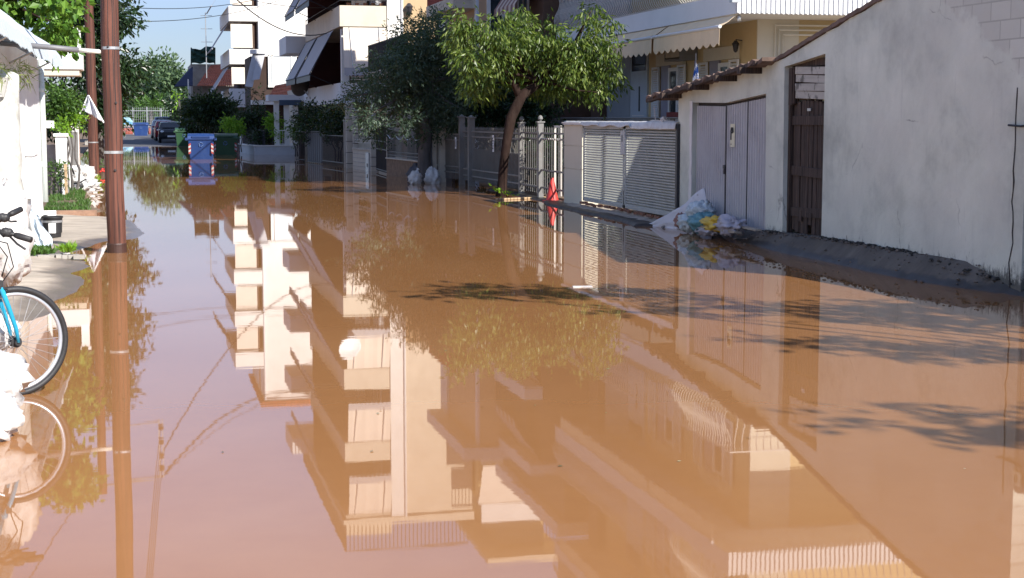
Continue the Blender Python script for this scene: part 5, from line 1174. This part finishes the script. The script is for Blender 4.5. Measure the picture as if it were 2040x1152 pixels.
# weeds
def weeds(label,px,py,r,n,m,L=.10,z=.05,seed=1,name='weeds'):
    random.seed(seed); q=G(px,py,z); mb=MB()
    for i in range(n):
        a=random.uniform(0,6.28); d=random.random()**.7*r; p=Vector((q.x+d*math.cos(a),q.y+d*math.sin(a)*1.3,z-.02)); dr=(Vector((0,0,1))+rv()*.7).normalized(); leaf_quad(mb,p,dr,rv(),L*random.uniform(.6,1.5),L*.22); leaf_quad(mb,p+dr*L*.5,(dr+rv()).normalized(),rv(),L*.6,L*.3)
    return tag(mb.build(name,m),label,'weeds',kind='stuff')
weeds('weeds',72,505,.22,260,LM_mid,.12,.05,3); weeds('weeds',135,500,.07,60,LM_lime,.12,.05,4)
# verge with grass
vp=[[(-2.2,28.3),(-.95,28.3),(-.80,29.2),(-.95,31),(-1.15,33.5),(-1.35,37),(-1.5,42),(-1.6,50),(-2.6,50)]]
relief('left_verge','soil',vp,-2.6,-.5,28,50,.10,lambda x,y:.08,nz=.02,slope=.25,jag=.10)
mb=MB(); random.seed(44)
for i in range(3600):
    y=28.4+random.random()**1.3*8.5; xr=lerp_tab([(28.4,-.98),(31,-1.05),(33.5,-1.2),(37,-1.4)],y); x=xr-random.random()**.8*.8
    if noise.noise((x*2.3,y*1.3,0))<-.10: continue
    leaf_quad(mb,Vector((x,y,.04)),(Vector((0,0,1))+rv()*.6).normalized(),rv(),random.uniform(.05,.15),.022)
tag(mb.build('grass',LM_mid),kind='stuff')
mb=MB(); a=G(108,433,.06); mb.box(-1.75,28.2,-.1,-.85,28.36,.085); tag(mb.build('brick_kerb',mat('old red brick kerb',(.26,.16,.11),.9,.3,7,.6,30)),'old red brick kerb between the grass and the left pavement','kerb')
# garden walls and gates of the next house
gw=thing('white_garden_wall','white garden wall with square pillars and bars, beyond the white house','wall',(-1.9,38,0))
for i,(x,y,h_) in enumerate(((-1.72,34.2,1.33),(-1.80,37.2,1.45),(-1.85,40.6,1.5),(-1.92,44.0,1.5),(-2.0,47.5,1.5))):
    mb=MB(); mb.box(x-.11,y-.11,-.1,x+.11,y+.11,h_); o=mb.build('pillar','housewhite',gw); mb=MB(); mb.box(x-.15,y-.15,h_,x+.15,y+.15,h_+.06); mb.build('cap','housewhite',o)
mb=MB(); seg_wall(mb,(-1.80,37.3),(-2.0,47.4),-.1,.75,.14); mb.build('wall','housewhite',gw)
mb=MB(); bars_between(mb,(-1.8,37.4),(-2.0,47.3),.75,1.35,.16,.012); mb.build('bars','white',gw)
mb=MB(); mb.box(-2.5,34.6,-.1,-1.85,34.8,1.15); mb.build('old_panel',mat('peeling pink plaster',(.50,.42,.37),.9,.2,4,.6,20,dirt=(.25,.2,.17),dirtamt=.6),gw)
mb=MB(); mb.box(-2.7,35.3,1.50,-1.92,35.6,1.66); mb.box(-2.6,35.35,-.1,-2.4,35.55,1.5); mb.build('lintel','housewhite',gw)
mb=MB(); mb.box(-1.88,39.9,.55,-1.60,39.6,1.38); t=tag(mb.build('grey_cabinet',mat('grey metal cabinet',(.17,.165,.16),.5,.1,3,.1),bevel=.01),'grey metal cabinet fixed to the white garden wall','cabinet')
mb=MB(); mb.box(-1.66,33.9,-.05,-1.60,33.8,.75); tag(mb.build('timber_batten','tan'),'yellow timber batten leaning by the first white pillar','batten')
pk=thing('pink_wall','weathered pinkish wall with dark patches, farther along the left side behind the second pole','wall',(-2.2,52,0))
mb=MB(); seg_wall(mb,(-2.0,49),(-2.5,62),-.1,1.55,.15); mb.build('wall',mat('weathered pink wall',(.55,.42,.37),.9,.15,1.2,.5,20,dirt=(.2,.13,.1),dirtamt=.7),pk)
mb=MB(); seg_wall(mb,(-2.0,49),(-2.5,62),1.55,1.62,.22); mb.build('coping','conc',pk)
H2=thing('slab_house','second house on the left with a thick white roof slab and small white chimney','house',(-2,38,0))
mb=MB(); a=PY(100,140,38);b=PY(162,105,38); mb.box(-7,38,a.z+.02,b.x,39.4,b.z); mb.build('roof_slab','housewhite',H2,bevel=.02)
mb=MB(); mb.box(-7,38.05,a.z-.12,b.x-.06,39.35,a.z+.02); mb.build('soffit','cream',H2)
mb=MB(); mb.box(-7,39.5,-.1,-2.7,46,a.z-.1); mb.build('wall',mat('dim cream wall',(.25,.2,.16),.85,.1,2,.2),H2)
c0=PY(145,97,38.3);c1=PY(160,60,38.3); mb=MB(); mb.box(c0.x,38.2,b.z,c1.x,38.45,c1.z); ch_=mb.build('chimney','housewhite',H2); mb=MB(); mb.box(c0.x-.03,38.17,c1.z,c1.x+.03,38.48,c1.z+.06); mb.build('chimney_cap','housewhite',ch_)
# white cloth on two sticks in an A shape
ff=thing('cloth_on_sticks','white and pale blue cloth hung over two white sticks leaning together, behind the second pole','flag',(-1.6,44,1))
s0=PY(146,255,42);s1=PY(176,190,42);s2=PY(207,245,42)
mb=MB(); mb.tube([s0,s1],.022,6); mb.tube([s1,s2],.022,6); mb.build('sticks','whitepaint',ff)
g=[]
for i in range(9):
    t=i/8; L_=s1.lerp(s0,.3*t+.35*t*t*0); a=s1.lerp(s0,t*.42); b=s1.lerp(s2,t*.95); g.append([a.lerp(b,k/8)+Vector((0,.08*math.sin(k*1.4+t*2),-.02*t)) for k in range(9)])
mb=MB(); mb.sheet(g,(0,.004,0)); mb.build('cloth',mat('blue white cloth',(.62,.65,.72),.85,.15,2,.3,30),ff,smooth=True)
# bags, hoses and plants at the water's edge
for c,r,sd_,lb in (((-1.42,38.6,.30),(.24,.4,.26),31,'large white bag on top of the heap beyond the grass'),((-1.30,37.0,.12),(.26,.4,.17),32,'white bag at the front of the heap beyond the grass'),((-1.55,37.6,.22),(.18,.3,.2),33,'pale grey white bag against the garden wall in the heap')):
    bag('white_sack',c,r,sd_,'plasticw',lb,'sack','white bags heaped beyond the grass',amp=.4,fr=3.2)
bag('dark_rag_pile',(-1.5,39.4,.1),(.2,.5,.12),35,mat('brown mud rag',(.16,.10,.07),.9,.3,6,.8,20),'muddy brown rag pile behind the white bags','rags',amp=.5)
mb=MB()
mb.tube([PY(px,py,36.5) for px,py in ((129,314),(137,321),(143,335),(148,348))],.022,6); tag(mb.build('black_hose','black',smooth=True),'short black hose curving down over the white bags','hose')
mb=MB(); mb.tube([PY(px,py,36.2) for px,py in ((147,366),(158,365),(166,360),(172,357))],.018,6); tag(mb.build('black_cable','black',smooth=True),'black cable end across the front white bag','cable')
shrub(183,368,40,.16,.16,LM_lime,'yellow green plant at the foot of the second pole, in the water',51,6,.10,nper=30)
q=G(207,338); shrub(207,332,48,.12,.14,LM_mid,'small green plant with red flowers between the two poles',52,5,.08,nper=30)
mb=MB(); random.seed(3)
for i in range(16): mb.blob(PY(207+random.uniform(-7,7),340+random.uniform(-3,3),47.8),(.035,.035,.03),i,.2,nu=7,nv=5)
tag(mb.build('red_flowers','red',smooth=True),'red flowers in the water between the two poles','flowers',kind='stuff')
shrub(118,205,36,.35,.55,LM_mid,'leafy green shrub over the garden wall beside the white house',53,16,.10,nper=26)
shrub(140,232,36,.22,.35,LM_lime,'yellow green climber hanging over the first white pillar',54,12,.09,nper=26)
shrub(122,255,34.5,.18,.2,LM_lime,'lime leaves hanging below the white lintel',56,7,.08,nper=26)
shrub(110,340,34,.16,.5,LM_mid,'thin weeds growing against the peeling pink plaster',55,8,.07,nper=16)
# spiky plant hanging under the canopy
sp_=thing('hanging_plant','spiky yellow green hanging plant under the white canopy at the left edge','plant',(-1.6,19.5,2.3))
mb=MB(); random.seed(10)
for i in range(330):
    c=PX(random.uniform(-30,62),random.uniform(128,168),-1.6+random.uniform(-.08,.1)); d=(rv()+Vector((0,0,-.25))).normalized(); leaf_quad(mb,c,d,rv(),random.uniform(.10,.26),.014,.15)
mb.build('leaves',leafmat('spiky leaves',[(.14,.19,.04),(.25,.30,.09),(.33,.36,.15)],.5,.35),sp_)
mb=MB(); mb.lathe((-1.62,18.6,1.95),[(.08,0),(.13,.2),(.14,.22)],14); mb.build('pot',mat('grey pot',(.45,.45,.43),.8,.1,3,.2),sp_)
# knobbly pale trunk wrapped in plaster, far left
mb=MB(); mb.tube([(-1.62,18.9+.1*math.sin(z*3),z) for z in [i*.2 for i in range(12)]],[.22+.05*noise.noise((i*.9,0,0)) for i in range(12)],14); tag(mb.build('pale_trunk',mat('flaking pale trunk',(.50,.50,.46),.9,.3,5,1,14,dirt=(.18,.17,.15),dirtamt=.7),smooth=True),'rough pale grey flaking trunk at the left edge in front of the white house','trunk')
# ---------------------------------------------------------------- poles
def pole(name,label,x,y,r0,r1,h,bands,lean=(0,0)):
    t=thing(name,label,'utility pole',(x,y,0),'wooden utility poles'); mb=MB(); n=30
    mb.tube([(x+lean[0]*i/n+.006*math.sin(i*1.1),y+lean[1]*i/n,-.4+(h+.4)*i/n) for i in range(n+1)],[r0+(r1-r0)*i/n+.003*noise.noise((i*.8,r0*9,0)) for i in range(n+1)],28); mb.build('shaft','polewood',t,smooth=True)
    for z in bands:
        mb=MB(); k=(z+.4)/(h+.4); r=r0+(r1-r0)*k+.005; mb.lathe((x+lean[0]*k,y+lean[1]*k,z),[(r,0),(r,.035)],24); mb.build('metal_band','steel',t)
    return t
p1=G(233,503); P1=pole('utility_pole','thick near red brown wooden pole with two metal bands standing in the flood',p1.x,p1.y,.118,.100,8.5,[PY(228,96,p1.y).z-.02,PY(229,303,p1.y).z-.02],(-.02,0))
mb=MB()
for an,z0,z1,w_ in ((-1.25,.5,7.5,.0045),(-1.75,1.4,4.2,.003),(-.75,.9,3.3,.003),(-2.2,.2,2.2,.0025),(-1.05,2.2,6,.003)):
    pts=[]
    for i in range(25):
        z=z0+(z1-z0)*i/24; k=(z+.4)/8.9; r=.118-.018*k; a=an+.10*noise.noise((z*1.3,an,0)); pts.append((p1.x-.02*k+.006*math.sin(k*30*1.1)+r*math.cos(a),p1.y+r*math.sin(a),z))
    mb.tube(pts,[.0008+w_*math.sin(math.pi*i/24)**.5 for i in range(25)],5)
mb.build('drying_cracks','darkroom',P1)
for z,a in ((1.05,-1.5),(2.6,-1.9),(1.9,-1.2)): mb=MB(); mb.blob((p1.x+.116*math.cos(a),p1.y+.116*math.sin(a),z),(.016,.016,.02),3,.2,nu=8,nv=6); mb.build('knot','darkroom',P1)
mb=MB(); mb.lathe((p1.x,p1.y,-.05),[(.125,0),(.124,.16),(.120,.17)],24); mb.build('wet_foot',mat('wet dark pole foot',(.045,.02,.015),.5,.3,6,.3),P1)
p2=G(188,351); P2=pole('utility_pole','thinner farther wooden pole with a wire rack near its top, left of the thick pole',p2.x,p2.y,.150,.125,9.75,[PY(185,285,p2.y).z],(-.03,0))
rk=PY(300,100,p2.y).x; mb=MB()
mb.tube([(p2.x,p2.y,7.75),(rk,p2.y,7.55)],.03,6); mb.tube([(p2.x,p2.y,9.45),(rk,p2.y,9.25)],.04,6); mb.box(rk-.06,p2.y-.04,7.5,rk-.02,p2.y+.04,9.3); mb.box(rk+.05,p2.y-.04,7.5,rk+.08,p2.y+.04,9.3); mb.build('wire_rack','steel',P2)
for i in range(4): mb=MB(); mb.lathe((rk+.02,p2.y-.02,7.65+i*.42),[(.05,0),(.09,.04),(.06,.08),(.09,.12),(.04,.18)],10); mb.build('insulator','oldwood',P2)
# conduit arm from the thick pole to the white house
ca=thing('conduit_pipe','cream pipe running from the thick pole to the eave of the white house','pipe',(p1.x,p1.y,3.0))
a=PY(207,104,p1.y);b=PY(157,100,p1.y);c=PY(96,94,p1.y)
mb=MB(); mb.tube([a,b],.028,12); mb.build('white_sleeve','pvc',ca,smooth=True); mb=MB(); mb.tube([b,c,(-1.8,p1.y,c.z+.05)],.034,12); mb.build('grey_sleeve',mat('grey pipe',(.16,.16,.17),.5,.1,3,.1),ca,smooth=True)
# wires
def RYp(px,py,Y): 
    q=PY(px,py,Y); return Vector((q.x,Y,-q.z))
wn_=0
def wire(a,b,sag,label,r=.012):
    a=Vector(a);b=Vector(b); mb=MB(); mb.tube([a.lerp(b,i/24)-Vector((0,0,sag*4*(i/24)*(1-i/24))) for i in range(25)],r,5); tag(mb.build('overhead_wire','black'),label,'wire','overhead wires')
wire((rk,p2.y,8.6),PX(668,58,7.5)+Vector((0,3,0)),1.45,'thick black overhead wire sagging across the sky to the cream block',.022)
wire(PX(500,0,4.9),PY(690,14,61),.15,'thin wire from the white tower to the top left balcony of the cream block',.014)
wire(RYp(150,668,46),RYp(590,622,72),.5,'upper of two thin wires crossing the sky in the reflection')
wire(RYp(150,700,46),RYp(590,634,72),.5,'lower of two thin wires crossing the sky in the reflection')
wire((rk,p2.y,9.3),RYp(640,795,62),1.2,'wire bundle from the pole rack to the roof of the cream block',.03)
wire((rk,p2.y,9.3),RYp(690,770,60.1),.9,'wire from the pole rack to the cream block, beside the bundle')
wire((p2.x,p2.y,9.2),(-3.2,24,8.0),.6,'wire running from the farther pole towards the viewer on the left',.014)
for i in range(4): wire((rk+.02,p2.y,7.75+i*.42),(p1.x+.06,p1.y,6.4+i*.35),.35,['lowest','second lowest','second highest','highest'][i]+' of four parallel wires between the two wooden poles',.009)
# ---------------------------------------------------------------- left trees
random.seed(77); cl=[]
for i in range(46):
    for _ in range(40):
        px=random.uniform(-40,140); py=random.uniform(-190,88); 
        if py< lerp_tab([(-40,40),(60,60),(100,84),(140,70)],px): break
    q=PY(px,py,31+random.uniform(-1.5,1.2)); r=random.uniform(.25,.42); cl.append((tuple(q),(r,r,r*.8)))
tree('fig_tree','fig tree with large bright leaves rising over the roof of the white house','',[(-3.6,31.5,0),(-3.4,31.4,1.6),(-3.0,31.2,3.0),(-2.8,31,4.0)],[.16,.13,.10,.07],cl,LM_fig,26,.24,.20,seed=6,sprig=3,down=.5) if 0 else tree('fig_tree','fig tree with large bright leaves rising over the roof of the white house',(-3.6,31.5,0),[(-3.6,31.5,0),(-3.4,31.4,1.6),(-3.0,31.2,3.0),(-2.8,31,4.0)],[.16,.13,.10,.07],cl,LM_fig,44,.18,.13,seed=6,sprig=3,down=.5)
random.seed(78); cl=[]
for i in range(110):
    for _ in range(60):
        px=random.uniform(96,276); py=random.uniform(-150,238)
        if px<lerp_tab([(-150,198),(0,250),(60,262),(130,264),(238,250)],py): break
    q=PY(px,py,51+random.uniform(-1.5,2.6)); r=random.uniform(.30,.5); cl.append((tuple(q),(r,r,r*.85)))
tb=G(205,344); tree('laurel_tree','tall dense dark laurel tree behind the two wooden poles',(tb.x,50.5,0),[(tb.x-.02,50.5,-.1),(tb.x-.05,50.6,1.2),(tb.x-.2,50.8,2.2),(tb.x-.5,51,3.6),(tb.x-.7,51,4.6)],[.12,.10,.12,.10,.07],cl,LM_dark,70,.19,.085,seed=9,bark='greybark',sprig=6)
# off-frame tree on the right whose boughs shade the water
random.seed(90); cl=[]
for (x,y,k) in ((2.9,14.7,.8),(3.5,14.75,1),(4.1,14.6,1.1),(4.7,14.2,.9),(4.4,13.0,.8),(5.2,13.15,.8),(5.8,12.5,1.2),(6.5,12.6,1.1),(7.1,12.3,1.2),(7.7,12.2,1),(6.1,11.7,1),(6.8,11.6,1.1),(7.6,11.3,1),(4.9,10.9,.7),(5.4,10.3,.9),(5.9,10.1,.9),(6.4,9.8,.8),(4.2,7.65,.5),(4.55,7.55,.7),(4.9,7.45,.8),(5.3,7.3,.8)):
    h=5+random.uniform(-.3,.4); cl.append(((x+.75*h,y-1.2*h,h),(.42*k,.20*k,.13*k)))
tree('roadside_tree','open crowned tree beyond the right edge whose boughs shade the water',(11.0,3.0,0),[(11.0,3.0,0),(10.9,3.1,1.4),(10.6,3.4,2.4),(10.2,3.8,3.2)],[.2,.17,.13,.06],cl,LM_mid,190,.17,.085,seed=12,bark='greybark')
# ================================================================ bicycle and sandbags, near left
bc=thing('bicycle','blue bicycle with black handlebar, front wheel in the water at the left edge','bicycle',(-.73,9.85,0))
FW=Vector((.89,.455,0)).normalized(); LT=Vector((-.455,.89,0)).normalized(); hub=Vector((-.805,9.80,.335))
def bp_(u,z,l=0): return hub+FW*u+LT*l+Vector((0,0,z-.335))
def wheel(c,rear=False):
    mb=MB(); n=72; pts=[c+FW*math.cos(2*math.pi*i/n)*.325+Vector((0,0,math.sin(2*math.pi*i/n)*.325)) for i in range(n+1)]
    mb.tube(pts,.0205,10,False); o=mb.build('front_wheel' if not rear else 'rear_wheel','black',bc,smooth=True)
    mb=MB(); pts=[c+FW*math.cos(2*math.pi*i/n)*.296+Vector((0,0,math.sin(2*math.pi*i/n)*.296)) for i in range(n+1)]; mb.tube(pts,.0125,8,False); mb.build('rim',mat('bright rim',(.62,.66,.72),.3,.03,2,0,metal=.6),o,smooth=True)
    mb=MB()
    for i in range(32):
        an=2*math.pi*i/32; an2=an+(.35 if i%2 else -.35); s_=.022*(1 if i%4<2 else -1)
        mb.tube([c+LT*s_+FW*math.cos(an2)*.02+Vector((0,0,math.sin(an2)*.02)),c+FW*math.cos(an)*.29+Vector((0,0,math.sin(an)*.29))],.0016,4)
    mb.build('spokes','steel',o)
    mb=MB(); mb.tube([c-LT*.055,c+LT*.055],.02,10); mb.tube([c-LT*.03,c-LT*.022],.034,12); mb.tube([c+LT*.022,c+LT*.03],.034,12); mb.build('hub','black',o)
    return o
wheel(hub); wheel(bp_(-1.06,.335),True)
M['bikeblue']=mat('blue bike paint',(.02,.30,.48),.22,.08,3,0)
mb=MB()
for l in (-.055,.055): mb.tube([bp_(.0,.335,l),bp_(-.012,.42,l),bp_(-.055,.56,l),bp_(-.095,.68,l*.9),bp_(-.118,.74,l*.5)],[.010,.013,.015,.017,.016],10)
mb.tube([bp_(-.118,.735,-.045),bp_(-.118,.735,.045)],.018,8); mb.tube([bp_(-.115,.73),bp_(-.205,.98)],.017,10); mb.build('fork','bikeblue',bc,smooth=True)
mb=MB(); mb.tube([bp_(-.13,.77),bp_(-.195,.95)],.023,10); mb.tube([bp_(-.145,.80),bp_(-.62,.30)],.021,10); mb.tube([bp_(-.185,.92),bp_(-.77,.72)],.018,10); mb.tube([bp_(-.62,.30),bp_(-.80,.84)],.018,10)
for l in (-.05,.05): mb.tube([bp_(-.62,.30,l*.5),bp_(-1.06,.335,l)],.010,8); mb.tube([bp_(-.775,.75,l*.3),bp_(-1.06,.335,l)],.009,8)
mb.build('frame','bikeblue',bc,smooth=True)
mb=MB(); mb.tube([bp_(-.80,.84),bp_(-.83,.94)],.013,8); mb.blob(bp_(-.87,.97),(.13,.08,.035),2,.05); mb.build('saddle','black',bc,smooth=True)
mb=MB(); mb.tube([bp_(-.62,.30,-.07),bp_(-.62,.30,.07)],.02,8); mb.tube([bp_(-.62,.30,-.075),bp_(-.53,.18,-.075)],.01,6); mb.tube([bp_(-.62,.30,.075),bp_(-.71,.42,.075)],.01,6); mb.obox(bp_(-.53,.17,-.12),(.09,.09,.02)); mb.obox(bp_(-.71,.43,.12),(.09,.09,.02)); mb.build('crankset','black',bc)
stem=bp_(-.215,1.0)
def cz(px,py,Z):  # point at camera depth Z
    d=ray(px,py); return Vector((d[0],d[1],d[2]))*(Z/FPX)+Vector((0,0,EYE))
for (e,s0_) in ((cz(42,417,9.75),cz(2,436,9.6)),(cz(62,478,9.2),cz(8,462,9.25))):
    mb=MB(); mb.tube([stem,stem.lerp(s0_,.6)+Vector((0,0,.02)),s0_,s0_.lerp(e,.5)],.013,8); hb=mb.build('handlebar','black',bc,smooth=True)
    mb=MB(); mb.tube([s0_.lerp(e,.42),s0_.lerp(e,.55),e],[.017,.020,.019],12); mb.build('grip','black',hb,smooth=True)
    mb=MB(); mb.blob(s0_.lerp(e,.1),(.04,.035,.03),4,.2); mb.tube([s0_.lerp(e,.15)-Vector((0,0,.01)),s0_.lerp(e,.5)-Vector((0,.05,.045)),s0_.lerp(e,.8)-Vector((0,.07,.06))],.007,6); mb.build('brake_lever','black',hb,smooth=True)
mb=MB(); mb.tube([bp_(-.2,.96),stem],.02,8); mb.tube([stem,bp_(-.1,.98,.03),bp_(-.02,.86,.02),bp_(-.06,.74,.02)],.004,5); mb.tube([stem,bp_(-.05,.95,-.06),bp_(.0,.8,-.02),bp_(-.08,.70,-.01)],.004,5); mb.build('stem_and_cables','black',bc,smooth=True)
mb=MB(); mb.obox(bp_(-.10,.70,.0),(.03,.13,.05),Matrix.Rotation(math.atan2(LT.y,LT.x)-math.pi/2,3,'Z')); mb.tube([bp_(-.08,.68,-.07),bp_(-.05,.66,-.03)],.008,6); mb.tube([bp_(-.08,.68,.07),bp_(-.05,.66,.03)],.008,6); mb.build('brake_caliper','black',bc)
sbg='white sandbags at the left edge'
def czb(px,py,Z,r,seed,label,rot=0,**k):
    q=cz(px,py,Z); bag('sandbag',tuple(q),r,seed,'plasticw',label,'sandbag',sbg,amp=.24,rot=rot,fr=2.8,**k)
czb(-22,752,8.7,(.21,.17,.14),61,'upper white sandbag resting against the bicycle wheel',.3)
czb(-24,838,8.2,(.17,.18,.14),62,'lower white sandbag in the water under the upper one, nearest the viewer',.1)
czb(-60,790,8.5,(.25,.2,.2),63,'white sandbag mostly beyond the left edge',.2)
czb(5,660,9.6,(.10,.08,.12),64,'small white bag behind the lower fork of the bicycle')
czb(10,470,10.6,(.17,.15,.36),65,'tall white bag hanging behind the handlebar of the bicycle')

for i,(y,x) in enumerate(((32.5,9.6),(34.6,9.7),(36.8,9.7),(39.0,9.5),(41.0,9.3))):  # bushes added so dark leaves stand in for black shade behind the fence
    cl=clumpset((x,y,.85),(.45,.9,.55),14,.45,60+i); t=thing('shrub',['first','second','third','fourth','fifth'][i]+' added dark bush from the beige pillar, filling in shade, in the yard behind the grey fence','shrub',(x,y,.05),'added dark bushes behind the grey fence'); mb=MB(); crown(mb,cl,26,.13,.07,down=.1,sprig=5); mb.build('foliage',LM_dark,t)
    mb=MB()
    for k in range(3): limb(mb,(x,y+.2*k-.2,.05),(x,y+.4*k-.4,1.0),.03,.012,k+i)
    mb.build('stems','greybark',t)

# floating bits on the flood
mb=MB(); random.seed(101)
for i in range(30):
    px=random.uniform(250,2000); py=random.uniform(430,1000); q=G(px,py,.003)
    if q.x>7.4: continue
    a=random.uniform(0,6.28); L_=random.uniform(.008,.022)
    mb.add([(q.x,q.y,.004),(q.x+L_*math.cos(a),q.y+L_*math.sin(a),.006),(q.x+L_*1.6*math.cos(a+.4),q.y+L_*1.6*math.sin(a+.4),.004),(q.x+L_*math.cos(a+.8),q.y+L_*math.sin(a+.8),.003)],[(0,1,2,3)])
tag(mb.build('floating_leaves',leafmat('floating leaf bits',[(.10,.07,.03),(.2,.18,.06),(.35,.3,.2),(.06,.05,.02)],.6,.1)),kind='stuff')

shrub(1108,318,33.2,.32,.5,LM_dark,'added dark shrub filling in shade behind the right bay of the grey spear fence, above the cone',71,12,.08)  # this shrub and the next are added to darken behind the fence bars
shrub(1042,300,36.8,.40,.50,LM_dark,'added dark shrub filling in shade right of the peach trunk behind the grey spear fence',72,12,.08)
# air conditioners, drainpipes and laundry on the far houses
for (par,x,y,z) in ((B,9.0,64.9,7.2),(B,9.0,70.0,4.3),(B,9.0,67.0,10.2)):
    mb=MB(); mb.box(x,y,z,x+.32,y+.85,z+.6); a_=mb.build('air_conditioner','greywhite',par,bevel=.02)
    mb=MB(); mb.lathe((0,0,0),[(.24,0),(.24,.01)],14); mb.v=[(x-.012-v[2],y+.42+v[0],z+.3+v[1]) for v in mb.v]; mb.build('fan_grille','iron',a_)
mb=MB(); mb.tube([(9.93,59.93,2.2),(9.93,59.93,14.3)],.05,8); mb.build('drainpipe','greywhite',B)
mb=MB(); mb.tube([(6.95,94.93,.3),(6.95,94.93,15.6)],.06,8); mb.build('drainpipe','greywhite',Wb)
random.seed(70)
for i,(x0,x1,z) in enumerate(((8.0,8.6,6.2),(8.75,9.2,6.25))):
    mb=MB(); mb.sheet([[(x0+(x1-x0)*k/6,60.3+.03*math.sin(k*2),z+.25-.35*t) for k in range(7)] for t in (0,.5,1)],(0,.01,0)); o=mb.build('laundry',['blinds','greycloth'][i]); tag(o,['cream towel hanging over the second balcony of the cream block','grey cloth hanging over the second balcony of the cream block, right of the cream towel'][i],'laundry')
for i in range(5):
    q=Vector((7.9+i*.32,60.35,6.12)); mb=MB(); crown(mb,[((q.x,q.y,q.z+.15),(.14,.12,.16))],60,.09,.04,down=-.1,sprig=4)
    t=thing('potted_plant',['first','second','third','fourth','fifth'][i]+' small potted plant from the left on the front balcony of the cream block','plant',(q.x,q.y,q.z-.1),'potted plants on the cream block balcony'); mb.build('leaves',LM_dark,t)
    p_=MB(); p_.lathe((q.x,q.y,q.z-.12),[(.07,0),(.10,.18),(.11,.19)],10); p_.build('pot',mat('clay pot',(.35,.16,.09),.8,.1,3,.2),t)

# grit, pebbles and leaf litter on the ramp in front of the shed wall
mb=MB(); random.seed(300)
for i in range(320):
    Y=random.uniform(13.6,20.9); xe=lerp_tab([(13.5,8.02),(15.5,7.72),(17,7.75),(19,7.6),(22.5,7.6)],Y); x=random.uniform(xe,8.18); 
    if random.random()<.5: x=8.2-(8.2-x)*.5
    z=min(lerp_tab([(0,.26),(17.5,.24),(19,.20),(22,.12)],Y),(x-xe)*1.0); r=random.choice([.006,.008,.01,.014,.02])
    mb.blob((x,Y,z+r*.3),(r,r*1.3,r*.7),i,.3,2.5,6,4)
tag(mb.build('ramp_grit',mat('grit',(.12,.10,.085),.95,.6,20,.4,60)),kind='stuff')
